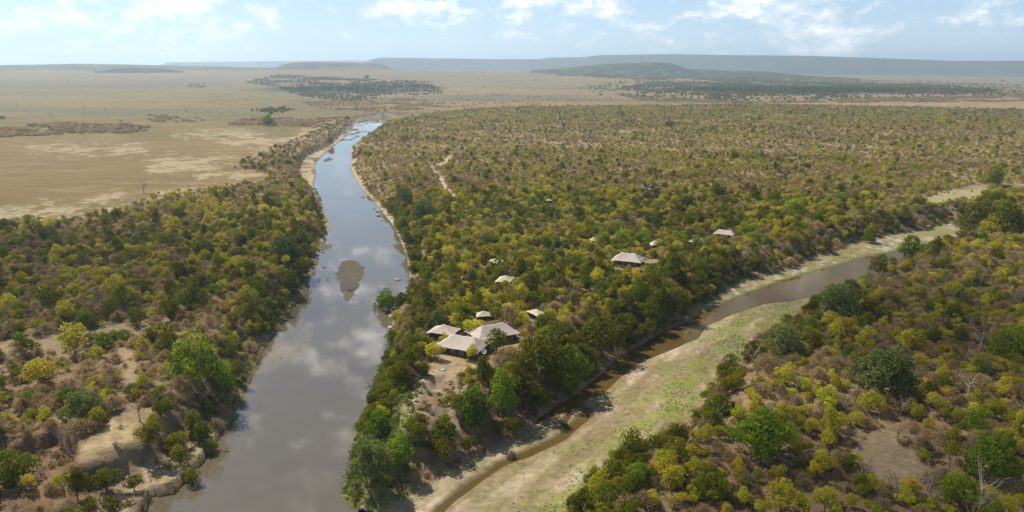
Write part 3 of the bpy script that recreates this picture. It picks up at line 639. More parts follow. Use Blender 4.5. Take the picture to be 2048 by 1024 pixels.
# trees that stand out: crown centre x, y and crown width in the photo, kind, height/width, label
HERO = [
 (385, 712, 88, 'broadleaf_tree', 1.05, 'large deep-green rounded tree on the left bank above the brown shrubs, largest there'),
 (163, 806, 82, 'spreading_tree', .62, 'grey-green umbrella-crowned tree beside the pale clearing in the lower left'),
 (572, 498, 62, 'spreading_tree', .95, 'tall grey-green tree at the left river bank opposite the sandbar'),
 (80, 742, 66, 'bushy_tree', .75, 'bright yellow tree near the left edge among leafless shrubs'),
 (145, 674, 54, 'bushy_tree', 1.1, 'tall olive-yellow tree beside the bare strip of ground on the left'),
 (203, 678, 38, 'broadleaf_tree', .9, 'pale green small tree just right of the olive-yellow tree by the bare strip'),
 (22, 930, 84, 'broadleaf_tree', .9, 'fresh green tree above the eroded gully at the lower left edge'),
 (298, 884, 58, 'olive_tree', .85, 'dense dark bush right of the pale clearing, upper of two there'),
 (348, 882, 48, 'olive_tree', .8, 'dark green bush between the pale clearing and the river'),
 (210, 955, 56, 'olive_tree', .8, 'dark round bush below the pale clearing at the gully edge'),
 (340, 615, 42, 'olive_tree', 1.1, 'tall dark brown-green tree in the left woodland above the leafless shrubs'),
 (95, 590, 48, 'olive_tree', .95, 'very dark rounded tree in the left woodland near the edge'),
 (232, 575, 44, 'bushy_tree', 1.15, 'tall yellow-green tree in the middle of the left woodland'),
 (842, 416, 46, 'spreading_tree', .85, 'large round blue-green tree right of the river below the track end'),
 (808, 385, 34, 'spreading_tree', 1.0, 'blue-green tree on the right river bank, smaller neighbour of the large round one'),
 (803, 448, 32, 'broadleaf_tree', 1.0, 'saturated green round tree at the pale right bank of the river'),
 (778, 598, 54, 'broadleaf_tree', .75, 'bright green tree leaning out over the water from the right bank'),
 (858, 600, 50, 'olive_tree', 1.05, 'dark olive tree on the peninsula behind the left tent'),
 (993, 676, 46, 'olive_tree', 1.05, 'round tree standing in front of the long rear lodge tent'),
 (942, 703, 26, 'bushy_tree', 1.1, 'small pale yellow-green tree in front of the main lodge tent'),
 (887, 676, 22, 'bushy_tree', 1.0, 'small grey-green tree between the two left lodge tents'),
 (868, 700, 40, 'bushy_tree', .75, 'flat-topped light tree left of the main lodge tent on the clearing'),
 (945, 655, 44, 'bushy_tree', .8, 'yellow-green tree between the left tent and the long rear tent'),
 (848, 735, 24, 'broadleaf_tree', 1.1, 'small green tree on the clearing left of the fire pit'),
 (753, 852, 56, 'broadleaf_tree', 1.05, 'dark green tree high on the river side of the peninsula tip'),
 (742, 938, 84, 'spreading_tree', .95, 'big pale green tree at the very tip of the peninsula'),
 (800, 918, 60, 'broadleaf_tree', .95, 'green tree right of the big pale one at the peninsula tip'),
 (822, 838, 26, 'broadleaf_tree', 1.2, 'small round tree beside the footpath on the peninsula tip'),
 (885, 868, 56, 'broadleaf_tree', 1.0, 'green tree below the eroded slope of the peninsula'),
 (955, 778, 72, 'broadleaf_tree', 1.1, 'bright green tree right of the fire pit clearing above the dry bed'),
 (1003, 765, 62, 'broadleaf_tree', 1.3, 'tall green tree directly right of the bright one above the dry bed'),
 (945, 835, 44, 'olive_tree', 1.2, 'narrow dark tree on the shaded slope facing the dry bed'),
 (1040, 712, 78, 'olive_tree', 1.2, 'dark tree right of the satellite dish on the bank edge'),
 (1085, 672, 90, 'olive_tree', 1.1, 'very dark large tree right of the long rear tent'),
 (1140, 700, 96, 'broadleaf_tree', .95, 'dark green dense tree on the bank above the dry bed'),
 (1195, 655, 70, 'olive_tree', 1.1, 'dark tree on the bank crest above the amber pool'),
 (1115, 745, 60, 'olive_tree', 1.0, 'low dark tree on the shaded bank just above the dry bed'),
 (1235, 690, 46, 'olive_tree', 1.0, 'dark rounded tree at the bank foot beside the amber water'),
 (1300, 610, 54, 'broadleaf_tree', .9, 'dark green tree on the bank between the pale tent and the side stream'),
 (1350, 588, 60, 'olive_tree', .9, 'dark tree cluster head on the bank where the side stream widens'),
 (1768, 735, 118, 'spreading_tree', .78, 'largest spreading grey-green tree on the right with a wide dark shadow'),
 (1682, 598, 76, 'spreading_tree', .85, 'big grey-green tree at the water side of the right woodland'),
 (1565, 668, 78, 'spreading_tree', .7, 'low wide blue-green tree beside the green sweep of the dry bed'),
 (1532, 855, 130, 'broadleaf_tree', .72, 'very wide green tree in the lower right beside the earth hollow'),
 (1565, 992, 72, 'bushy_tree', .85, 'golden-yellow round tree at the bottom edge, right of the dry bed'),
 (1652, 998, 58, 'bushy_tree', .85, 'golden-yellow round tree at the bottom edge, second from the dry bed'),
 (1612, 770, 32, 'bushy_tree', .9, 'small bright yellow tree left of the largest spreading tree'),
 (1570, 752, 48, 'bushy_tree', .7, 'yellow low tree between the dry bed and the largest spreading tree'),
 (1742, 800, 50, 'bushy_tree', .85, 'mustard-yellow tree below the largest spreading tree'),
 (1675, 840, 34, 'bushy_tree', .9, 'bright lemon tree right of the very wide green tree'),
 (1235, 935, 46, 'olive_tree', 1.0, 'dark green tree on the near edge of the dry bed'),
 (1268, 965, 58, 'broadleaf_tree', 1.1, 'glossy green tree at the lower edge of the dry bed'),
 (1205, 1000, 74, 'broadleaf_tree', .8, 'light green spreading tree at the bottom edge beside the dry bed'),
 (1345, 960, 60, 'bushy_tree', .9, 'olive tree with a dark fork trunk in the lower middle right'),
 (1995, 905, 110, 'broadleaf_tree', .85, 'wide bright green tree near the lower right corner'),
 (1925, 975, 80, 'broadleaf_tree', .9, 'green tree below the wide bright one in the lower right corner'),
 (2020, 680, 74, 'broadleaf_tree', .85, 'light green tree at the right edge above the brown slope'),
 (1960, 835, 56, 'broadleaf_tree', .9, 'mid green tree left of the lower right thicket'),
 (1828, 492, 58, 'broadleaf_tree', .8, 'dark green tree overhanging the far end of the side stream water'),
 (1960, 430, 66, 'olive_tree', .95, 'very dark large tree above the far bend of the side stream, left of a pair'),
 (1930, 444, 36, 'olive_tree', .95, 'lower dark tree left of the very dark pair above the far bend'),
 (2045, 446, 50, 'olive_tree', .9, 'lower dark tree right of the very dark pair at the right edge'),
 (1985, 452, 40, 'bushy_tree', .8, 'low olive bush under the very dark pair above the far bend'),
 (2010, 428, 66, 'olive_tree', .95, 'very dark large tree above the far bend of the side stream, right of a pair'),
 (1992, 386, 50, 'broadleaf_tree', .6, 'flat dark green tree on the grassy glade by the right edge'),
 (1595, 412, 52, 'broadleaf_tree', .65, 'rounded green tree alone among yellow bushes right of the camp'),
 (1435, 378, 32, 'broadleaf_tree', .9, 'round green tree behind the camp, right of the water tank'),
 (1510, 385, 28, 'olive_tree', 1.0, 'dark green tree far behind the camp tents'),
 (1640, 433, 26, 'broadleaf_tree', 1.0, 'dark rounded tree on the slope above the stony ledge'),
 (1742, 467, 28, 'broadleaf_tree', 1.1, 'single green tree standing on the stony ledge bank'),
 (1995, 350, 36, 'broadleaf_tree', .9, 'dark green tree beyond the glade at the right edge'),
 (1270, 272, 16, 'olive_tree', 1.1, 'small dark tree standing out of the far woodland'),
 (1340, 245, 18, 'broadleaf_tree', .8, 'bright green dot of a tree in the far woodland'),
 (535, 238, 22, 'broadleaf_tree', .9, 'dark green tree among grey bushes on the far left plain'),
 (515, 568, 40, 'broadleaf_tree', .9, 'bright green tree low on the left bank near the water'),
 (660, 272, 14, 'olive_tree', 1.1, 'dark tree on the far left river bank'),
]
hero_xy = []
for i, (cx, cy_, wp, kind, ratio, lab) in enumerate(HERO):
    hgt = 0
    z = 0.0
    for _ in range(4):
        x, y = at(cx, cy_, z + hgt * .58); x, y = float(x), float(y)
        wm = wp / float(pxm(cx, cy_, z)); hgt = wm * ratio; z = hz(x, y)
    p = PROTO[kind]; nom = p[0]['size']; p = p[:6]; me = p[i % len(p)]['whole']
    zmax = {'bushy_tree': 4.9, 'olive_tree': 5.9, 'broadleaf_tree': 6.4, 'spreading_tree': 8.4}[kind]
    sx = wm / nom * 1.06; sz = hgt / zmax * 1.06
    leaning = 'leaning' in lab
    o = plant(kind, x, y, rnd.uniform(0, 6.28), sx, sz, lab, {'bushy_tree': 'yellow-green bushy trees', 'olive_tree': 'dark olive trees', 'broadleaf_tree': 'fresh green broadleaf trees', 'spreading_tree': 'large grey-green spreading trees'}[kind], True, i % len(p))
    hero_xy.append((x, y, wm * .42, z))
BARE = [(287, 385, 'lone bare-branched tree on the salt flat at the woodland edge'), (1790, 1000, 'tall leaning bare tree at the bottom of the brown slope'), (1855, 975, 'forked bare tree on the brown slope in the lower right'), (1862, 992, 'thin bare tree beside the forked one in the lower right'),
        (1795, 880, 'dead pale tree with broken top below the largest spreading tree'), (1722, 960, 'slim bare tree beside the yellow trees of the lower right'), (1430, 830, 'pale-branched tree beside the earth hollow at the dry bed edge'), (120, 878, 'thin bare tree left of the umbrella tree by the gully'),
        (280, 845, 'leafless tree on the near left slope above the dark bushes'), (305, 825, 'leafless forked tree on the near left slope'), (1185, 478, 'thin pole-like bare tree among the camp trees'), (1020, 600, 'bare tree on the peninsula behind the lodge')]
for i, (px, py, lab) in enumerate(BARE):
    x, y = at(px, py, 0); plant('bare_tree', float(x), float(y), rnd.uniform(0, 6), 1.5 if i == 0 else .9, 1.3 if i == 0 else .9, lab, 'bare trees', True, i % 3)
    hero_xy.append((float(x), float(y), .8, 0))

# ------------------------------------------------------------------ tents: where (also keeps trees off)
# name, photo x, y (centre at ground), length, width, rotation (deg), eave, ridge, peaks, material, label
TENTS = [
 (928, 702, 15.5, 11.5, -24, 2.7, 6.0, 2, 'canvas', 'main lodge tent with a two-peaked pinkish canvas roof facing the clearing'),
 (889, 674, 9.5, 7.5, -20, 2.4, 5.0, 1, 'canvas', 'single-peaked pinkish tent left of and behind the main lodge tent'),
 (985, 680, 15.5, 11.0, 28, 2.7, 6.2, 2, 'canvas', 'long pinkish lodge tent behind the round tree right of the main one'),
 (967, 640, 5.6, 4.6, 10, 2.2, 3.9, 1, 'cream', 'small cream tent top among brown shrubs behind the lodge'),
 (1073, 638, 7.0, 4.6, -55, 2.3, 4.0, 1, 'cream', 'cream tent tilted into the dark trees right of the lodge'),
 (990, 534, 8.5, 6.0, 5, 2.4, 4.4, 1, 'cream', 'cream tent top left in the camp beneath dark trees'),
 (1010, 570, 6.5, 9.0, -15, 2.4, 4.6, 2, 'cream', 'cream tent standing upright between a dark and a yellow tree'),
 (1256, 527, 14.0, 10.5, -22, 2.4, 6.0, 2, 'canvas', 'large pale pinkish tent alone in the middle of the camp'),
 (1310, 496, 6.5, 5.0, 15, 2.4, 4.8, 1, 'cream', 'half-hidden cream tent behind the large pale one'),
 (1394, 490, 6.5, 7.0, 50, 2.4, 5.2, 2, 'canvas', 'pale tent seen end-on between green trees right of the camp'),
 (1449, 474, 11.0, 6.0, -30, 2.4, 4.9, 2, 'canvas', 'pale tent farthest right in the camp, partly behind a tree'),
 (1188, 487, 5.5, 4.5, 20, 2.3, 4.4, 1, 'cream', 'small cream tent peeking out left of the large pale one'),
 (1098, 407, 4.0, 3.2, 0, 2.4, 4.0, 1, 'cream', 'tiny white tent roof far behind the camp'),
]
keep_off = []
for T_ in TENTS:
    x, y = at(T_[0], T_[1], 0); keep_off.append((float(x), float(y), (.60 if T_[2] > 13 else .48) * max(T_[2], T_[3])))
# ------------------------------------------------------------------ scatter the bush
def scatter(r0, r1, cell, az0=-56, az1=56):
    lo = -r1 * math.sin(R(57)); hi = r1 * math.sin(R(57))
    gx, gy = np.meshgrid(np.arange(lo, hi, cell), np.arange(0, r1, cell)); gx = gx.ravel(); gy = gy.ravel()
    gx = gx + rng.uniform(-.5, .5, gx.size) * cell; gy = gy + rng.uniform(-.5, .5, gy.size) * cell
    r = np.hypot(gx, gy); a = np.degrees(np.arctan2(gx, gy)); m = (r >= r0) & (r < r1) & (a > az0) & (a < az1)
    return gx[m], gy[m]
xs, ys = [], []
for r0, r1, c_ in ((90, 420, 3.1), (420, 800, 3.2), (800, 1950, 4.1)):
    a, b = scatter(r0, r1, c_); xs.append(a); ys.append(b)
X = np.concatenate(xs); Y = np.concatenate(ys)
Z, q = terrain(X, Y); px, py = to_px(X, Y, 0.0); RR = np.hypot(X, Y)
left = px < np.interp(py, ctr_y, ctr_x)
inw = np.where(left, sdf(LEFTWOOD, px, py, 400) < 0, py > np.interp(px, top_x, top_y) - 1.5 + 3 * fbm(X / 50, Y / 50, 3))
dens = np.full(X.shape, .97)
dens = np.where((RR > 500), .74 * (.55 + .45 * sm((fbm(X / 30, Y / 30, 131) - .36) * 9)), dens)
sparse = left & (py > 640) & (px < 480); dens = np.where(sparse, .44 + .3 * (fbm(X / 18, Y / 18, 8) > .5), dens)
lr = (~left) & (px > 1450) & (py > 700); dens = np.where(lr, .42 + .5 * sm((fbm(X / 16, Y / 16, 9) - .42) * 8), dens)
mid = (~left) & (py < 600) & (py > 260); dens = np.where(mid, dens * (.74 + .26 * sm((fbm(X / 25, Y / 25, 10) - .38) * 10)), dens)
edge = left & (lr == False) & (sdf(LEFTWOOD, px, py, 400) > -14); dens = np.where(edge, dens * .7, dens)
shady = (~left) & (px > 940) & (px < 1480) & (py > 560) & (q['t'] < .999)
dens = np.where(q['d'] < np.where(shady, 1.2, 2.2), 0, dens); dens = np.where((q['t'] < .9) & ~shady, dens * .75, dens)
dens = np.where((q['g'] < 1) | (q['sh'] < 1), .16, dens); dens = np.where((q['hh'] < 1) | (q['lg'] < -4), 0, dens); dens = np.where(q['ts'] < 0, .14, dens)
for P in CLEAR: dens = np.where(sdf(P, px, py, 20) < 2, 0, dens)
for L_, w_ in PATHW: dens = np.where(ldist(L_, X, Y) < w_ + 1.8, 0, dens)
for (a, b, r_) in keep_off:
    dd = np.hypot(X - a, Y - b); dens = np.where(dd < r_ + 1.2, 0, dens)
    # trees right in front of a roof (towards the drone) stay low: leave a gap
    k = np.hypot(X - a * (1 - 7 / math.hypot(a, b)), Y - b * (1 - 7 / math.hypot(a, b))); dens = np.where(k < r_ + 1.0, dens * (0 if r_ > 7 else .3), dens)
for (a, b, r_, _) in hero_xy: dens = np.where(np.hypot(X - a, Y - b) < r_ * 1.05 + .8, 0, dens)
keep = inw & (rng.uniform(0, 1, X.size) < dens)
X, Y, Z, px, py, RR, left = X[keep], Y[keep], Z[keep], px[keep], py[keep], RR[keep], left[keep]; q = {k: v[keep] for k, v in q.items()}
# kind
mo = fbm(X / 45, Y / 45, 120); mo2 = fbm(X / 14, Y / 14, 121)
KN = ['bushy_tree', 'olive_tree', 'broadleaf_tree', 'spreading_tree', 'dry_shrub', 'bare_tree']
pY = np.full(X.shape, .40); pD = np.full(X.shape, .06); pB = np.full(X.shape, .02); pS = np.full(X.shape, .0)
camp = (~left) & (px > 780) & (px < 1760) & (py > 385) & (py < 720)
pY = np.where(camp, .55, pY); pD = np.where(camp, .15, pD); pB = np.where(camp, .13, pB); pS = np.where(camp, .004, pS)
lm = left & (py > 430) & (py < 660); pY = np.where(lm, .36, pY); pD = np.where(lm, .15, pD)
sp = left & (py >= 660) & (px < 470); pY = np.where(sp, .22, pY); pD = np.where(sp, .13, pD); pB = np.where(sp, .06, pB)
ba = q['t'] < .999; pD = np.where(ba & (py > 400), .40, pD); pB = np.where(ba & (py > 400), .14, pB); pY = np.where(ba & (py > 400), .2, pY)
shady = (~left) & (px > 940) & (px < 1480) & (py > 560) & (q['t'] < .999); pD = np.where(shady, .55, pD); pY = np.where(shady, .12, pY)
fl = left & (py < 345); pY = np.where(fl, .08, pY); pD = np.where(fl, .12, pD)
pY = pY * (.35 + 1.3 * sm((mo * .6 + mo2 * .4 - .3) / .4)); pD = pD * (.4 + 1.2 * sm((fbm(X / 60, Y / 60, 122) - .3) / .4))
u = rng.uniform(0, 1, X.size); kd = np.full(X.shape, 4)
kd = np.where(u < pY + pD + pB + pS, 3, kd); kd = np.where(u < pY + pD + pB, 2, kd); kd = np.where(u < pY + pD, 1, kd); kd = np.where(u < pY, 0, kd)
kd = np.where((kd == 4) & (RR < 480) & (rng.uniform(0, 1, X.size) < .055), 5, kd)
sc = np.clip(.80 * np.exp(rng.normal(0, .26, X.size)), .4, 1.6) * (.8 + .4 * fbm(X / 22, Y / 22, 130))
sc = sc * np.where(kd == 2, .72, 1) * np.where(kd == 3, .7, 1) * np.where(kd == 4, 1.0, 1) * np.where((kd == 0), .80, 1) * (1 - .24 * sm((RR - 350) / 350))
sz = sc * rng.uniform(.65, 1.4, X.size) * np.where(left & (py < 340), .8, 1)
sz = np.where(RR > 800, sz * .95, sz)
rot = rng.uniform(0, 6.283, X.size); var = rng.integers(0, 12, X.size)

def zone(px, py, left):
    if left:
        if py < 345: return 'far left bank near the river bend'
        if py < 440: return 'left bank beside the salt flat'
        if py < 560: return 'upper left woodland'
        if py < 660: return 'middle of the left woodland'
        if py < 800: return 'open brown slope of the left bank' if px < 420 else 'left bank close above the river'
        return 'near left bank around the pale clearing' if px < 260 else 'near left bank above the dark waterline'
    if py < 400: return 'wide woodland beyond the camp'
    # which side of the side stream
    if py > np.interp(px, [1100, 1400, 1600, 1800, 2048], [1030, 800, 610, 540, 480]) and px > 1100:
        if py < 640: return 'right woodland across the side stream'
        if py < 800: return 'right woodland around the largest spreading tree'
        return 'lower right slope' if px > 1600 else 'lower edge of the dry river bed'
    if py < 520: return 'woodland around the far tents' if px < 1600 else 'slope above the stony ledge'
    if px < 900 and py < 640: return 'right river bank upstream of the lodge'
    if py < 640: return 'camp woodland between river and side stream'
    if px < 960: return 'peninsula tip near the lodge'
    return 'dark bank above the dry river bed'
MARKS = [(928, 698, 'main lodge tent'), (887, 662, 'left lodge tent'), (990, 664, 'long rear lodge tent'), (884, 741, 'fire pit'), (742, 938, 'big pale tip tree'), (734, 1012, 'boulder at the tip'),
 (800, 835, 'footpath on the tip'), (900, 810, 'eroded slope of the tip'), (163, 806, 'umbrella-crowned tree'), (240, 880, 'pale clearing'), (90, 960, 'eroded gully'), (120, 680, 'bare strip of ground'), (385, 712, 'large deep-green tree'),
 (80, 742, 'bright yellow left tree'), (298, 884, 'dense clearing bush'), (572, 498, 'tall grey-green bank tree'), (287, 385, 'lone salt-flat tree'), (340, 615, 'tall dark left tree'),
 (95, 590, 'very dark left tree'), (455, 902, 'stump in the water'), (842, 416, 'large blue-green river tree'), (803, 448, 'green round bank tree'), (778, 598, 'tree leaning over the water'),
 (990, 530, 'upper cream tent'), (1010, 562, 'upright cream tent'), (1256, 518, 'large pale camp tent'), (1310, 488, 'half-hidden cream tent'), (1396, 480, 'end-on pale tent'), (1448, 466, 'rightmost camp tent'), (1303, 390, 'water tank'), (1098, 403, 'tiny white roof'),
 (1156, 545, 'dark-roofed hut'), (1240, 735, 'amber pool'), (1380, 665, 'small blue pool'), (1768, 735, 'largest spreading tree'), (1682, 598, 'waterside grey-green tree'), (1565, 668, 'low wide blue-green tree'), (1532, 855, 'very wide green tree'),
 (1466, 810, 'earth hollow'), (1770, 920, 'brown slope'), (1855, 975, 'forked bare tree'), (1565, 992, 'golden tree by the bed'), (1235, 935, 'dark bed-edge tree'), (1205, 1000, 'light green bed-side tree'), (1995, 905, 'wide bright green tree'),
 (2020, 680, 'light green edge tree'), (1828, 492, 'tree overhanging the stream'), (1985, 430, 'pair of very dark trees'), (1992, 386, 'grassy glade'), (1595, 412, 'lone rounded green tree'), (1130, 690, 'dense shaded-bank tree'),
 (1920, 760, 'brown right-edge patch'), (1320, 980, 'fork-trunked olive tree'), (1640, 500, 'stony ledge'), (460, 560, 'left woods middle'), (200, 500, 'woods under the salt flat'), (895, 375, 'pale track'), (600, 330, 'left sandy bank')]
ORD = ['nearest', 'second', 'third', 'fourth', 'fifth', 'sixth', 'seventh', 'eighth', 'ninth', 'tenth', 'eleventh', 'twelfth', 'thirteenth', 'fourteenth', 'fifteenth', 'sixteenth', 'seventeenth', 'eighteenth', 'nineteenth', 'twentieth']
DIRS = ['right of', 'below and right of', 'below', 'below and left of', 'left of', 'above and left of', 'above', 'above and right of']
def own_labels(ids, what):
    """each of these gets the nearest landmark, the side it stands on and its rank outwards"""
    out = {}; sec = {}
    for i in ids:
        d = [math.hypot(px[i] - m[0], (py[i] - m[1]) * 1.3) for m in MARKS]; k = int(np.argmin(d))
        a = math.degrees(math.atan2(py[i] - MARKS[k][1], px[i] - MARKS[k][0])) % 360; sec.setdefault((k, int((a + 22.5) // 45) % 8), []).append((d[k], i))
    for (k, g), l in sec.items():
        for n_, (_, i) in enumerate(sorted(l)):
            o_ = ORD[min(n_, 19)]; out[i] = '%s %s %s the %s' % (o_, what, DIRS[g], MARKS[k][2])
    return out
ADJ = {'bushy_tree': 'yellow-green bushy tree', 'olive_tree': 'dark olive-green tree', 'broadleaf_tree': 'fresh green leafy tree', 'spreading_tree': 'grey-green spreading tree', 'dry_shrub': 'leafless grey-brown shrub', 'bare_tree': 'bare-branched tree'}
hero_n = {k: sum(1 for h in HERO if h[3] == k) for k in KN}
vis = (px > -10) & (px < 2058) & (py < 1050) & (py > 0)
stuff_src = {}
for ki, kn in enumerate(KN):
    idx = np.nonzero((kd == ki) & vis)[0]
    big = sc[idx] / RR[idx]
    order = idx[np.argsort(-big)]
    nind = 300 - hero_n[kn]; ind = order[:nind]
    labs = own_labels(list(ind), ADJ[kn])
    for j, i in enumerate(ind):
        x, y = float(X[i]), float(Y[i]); s_ = float(sc[i])
        size = 'small ' if s_ < np.quantile(sc[ind], .33) else 'large ' if s_ > np.quantile(sc[ind], .8) else 'mid-sized '
        zn = zone(px[i], py[i], left[i])
        p = PROTO[kn][int(var[i]) % len(PROTO[kn])]
        loc = (x, y, float(Z[i]) - .08); e_ = rnd.uniform(.8, 1.2)
        if j < 150:
            r = empty(kn, loc, float(rot[i]), (s_ * e_, s_ / e_, float(sz[i]))); link('trunk', p['trunk'], r); link('crown', p['crown'], r)
        else: r = link(kn, p['whole'], None, loc, float(rot[i]), (s_ * e_, s_ / e_, float(sz[i])))
        tag(r, labs[i], 'shrub' if ki == 4 else 'tree', ADJ[kn] + 's of the ' + zn)
    rest = np.setdiff1d(np.nonzero(kd == ki)[0], ind)
    if kn == 'bare_tree': continue
    stuff_src[kn] = rest

def far_patch(pts, n, kn, s0, s1, noise_s=None):
    """more of a kind inside an outline traced at plateau level"""
    P = world_poly(pts, 0.0); lo = P.min(0); hi = P.max(0); out = []
    tx = rng.uniform(lo[0], hi[0], n * 4); ty = rng.uniform(lo[1], hi[1], n * 4)
    m = sdf(P, tx, ty, 1) + (fbm(tx / 40, ty / 40, 77) - .5) * 60 * (hi[1] - lo[1] > 150) < 0; tx, ty = tx[m][:n], ty[m][:n]
    if noise_s:
        k = fbm(tx / noise_s, ty / noise_s, 55) > .46; tx, ty = tx[k], ty[k]
    return tx, ty, np.full(len(tx), s0) + rng.uniform(0, s1 - s0, len(tx))
extra = {k: [] for k in KN}
extra['dry_shrub'].append(far_patch([(-60, 262), (60, 250), (150, 246), (230, 250), (300, 254), (310, 262), (250, 268), (140, 272), (40, 276), (-60, 276)], 1500, 0, 1.0, 1.7, 25))
extra['dry_shrub'].append(far_patch([(455, 242), (520, 234), (600, 240), (680, 236), (700, 246), (640, 256), (560, 252), (470, 248)], 700, 0, 1.0, 1.7, 25))
extra['dry_shrub'].append(far_patch([(300, 230), (370, 236), (400, 245), (330, 248), (300, 240)], 40, 0, 1.3, 2.0))
extra['olive_tree'].append(far_patch([(-60, 262), (60, 250), (150, 246), (230, 250), (300, 254), (310, 262), (250, 268), (140, 272), (40, 276), (-60, 276)], 420, 0, .5, .95, 25))
extra['olive_tree'].append(far_patch([(505, 222), (570, 214), (590, 222), (540, 228)], 60, 0, 1.0, 1.6))
extra['olive_tree'].append(far_patch([(490, 178), (560, 168), (700, 172), (860, 176), (890, 190), (820, 196), (700, 204), (600, 196), (560, 184)], 4500, 0, .8, 1.7, 120))
extra['dry_shrub'].append(far_patch([(600, 205), (800, 198), (880, 205), (900, 218), (760, 225), (650, 220)], 1200, 0, .9, 1.7, 60))
extra['olive_tree'].append(far_patch([(1240, 182), (1300, 172), (1400, 172), (1500, 168), (1700, 168), (1880, 172), (1990, 180), (1980, 188), (1800, 192), (1640, 200), (1540, 196), (1440, 204), (1380, 190), (1280, 190)], 7000, 0, .9, 2.0, 110))
extra['olive_tree'].append(far_patch([(1150, 180), (1300, 166), (1500, 162), (1720, 163), (2000, 168), (2150, 178), (2100, 192), (1800, 198), (1600, 205), (1300, 202), (1180, 190)], 5000, 0, .8, 1.7, 200))
extra['olive_tree'].append(far_patch([(1400, 178), (1700, 174), (1860, 177), (1780, 184), (1500, 190), (1400, 186)], 3500, 0, 1.0, 2.1))
extra['olive_tree'].append(far_patch([(1100, 158), (1350, 160), (1600, 164), (1590, 170), (1350, 169), (1120, 168)], 3000, 0, 1.2, 2.4, 200))
extra['dry_shrub'].append(far_patch([(1230, 190), (1500, 205), (1800, 196), (2048, 190), (2100, 203), (1500, 208), (1280, 202)], 4000, 0, 1.0, 2.0, 60))
extra['dry_shrub'].append(far_patch([(380, 180), (410, 180), (410, 184), (380, 184)], 40, 0, 2, 3))
extra['olive_tree'].append(far_patch([(0, 140), (2048, 155), (2048, 200), (1200, 205), (0, 220)], 260, 0, 1.0, 2.0))
extra['dry_shrub'].append(far_patch([(-100, 150), (900, 145), (2150, 160), (2150, 203), (1200, 212), (760, 236), (-100, 250)], 9000, 0, .5, 1.5, 160))
extra['dry_shrub'].append(far_patch([(-100, 150), (900, 145), (2150, 160), (2150, 203), (1200, 212), (760, 236), (-100, 330)], 700, 0, .5, 1.3))
extra['dry_shrub'].append(far_patch([(700, 200), (1000, 190), (1250, 196), (1100, 210), (860, 222)], 600, 0, .7, 1.5, 60))
src_col = {}
def gn_scatter(name, kinds_meshes, P, rotz, scl, var_, cat, label, group=None, kind='stuff', tilt=None):
    """one object whose points carry instances, for what nobody would count"""
    sc_ = bpy.data.collections.new(name + '_sources')
    for i, me in enumerate(kinds_meshes):
        o = bpy.data.objects.new('%s_source_%02d' % (name, i), me); sc_.objects.link(o)
    me = bpy.data.meshes.new(name); me.vertices.add(len(P)); me.vertices.foreach_set('co', P.astype(np.float32).ravel())
    me.attributes.new('rot', 'FLOAT_VECTOR', 'POINT').data.foreach_set('vector', np.stack([rng.normal(0, .13, len(P)), rng.normal(0, .13, len(P)), rotz], 1).astype(np.float32).ravel())
    me.attributes.new('scl', 'FLOAT_VECTOR', 'POINT').data.foreach_set('vector', scl.astype(np.float32).ravel())
    me.attributes.new('pick', 'INT', 'POINT').data.foreach_set('value', (var_ % len(kinds_meshes)).astype(np.int32))
    o = link(name, me); tag(o, label, cat, group, kind)
    g = bpy.data.node_groups.new(name + '_nodes', 'GeometryNodeTree')
    g.interface.new_socket('Geometry', in_out='INPUT', socket_type='NodeSocketGeometry'); g.interface.new_socket('Geometry', in_out='OUTPUT', socket_type='NodeSocketGeometry')
    gi = g.nodes.new('NodeGroupInput'); go = g.nodes.new('NodeGroupOutput')
    ip = g.nodes.new('GeometryNodeInstanceOnPoints'); ci = g.nodes.new('GeometryNodeCollectionInfo')
    ci.inputs['Collection'].default_value = sc_; ci.inputs['Separate Children'].default_value = True; ci.inputs['Reset Children'].default_value = True
    def attr(nm, ty):
        a = g.nodes.new('GeometryNodeInputNamedAttribute'); a.data_type = ty; a.inputs['Name'].default_value = nm; return a.outputs['Attribute']
    g.links.new(gi.outputs[0], ip.inputs['Points']); g.links.new(ci.outputs[0], ip.inputs['Instance']); ip.inputs['Pick Instance'].default_value = True
    g.links.new(attr('pick', 'INT'), ip.inputs['Instance Index']); g.links.new(attr('rot', 'FLOAT_VECTOR'), ip.inputs['Rotation']); g.links.new(attr('scl', 'FLOAT_VECTOR'), ip.inputs['Scale'])
    g.links.new(ip.outputs[0], go.inputs[0])
    md = o.modifiers.new('scatter', 'NODES'); md.node_group = g
    return o
NAMES = {'bushy_tree': ('yellow_bush_woodland', 'dense far woodland of yellow-green bushes reaching to the plain'), 'olive_tree': ('dark_woodland', 'darker olive trees scattered through the woodland and the far dark thickets'),
         'broadleaf_tree': ('green_woodland', 'fresh green trees scattered through the farther woodland'), 'spreading_tree': ('grey_green_woodland', 'grey-green trees scattered in the camp woodland'), 'dry_shrub': ('dry_shrubbery', 'leafless grey-brown shrubs filling the woodland between the trees')}
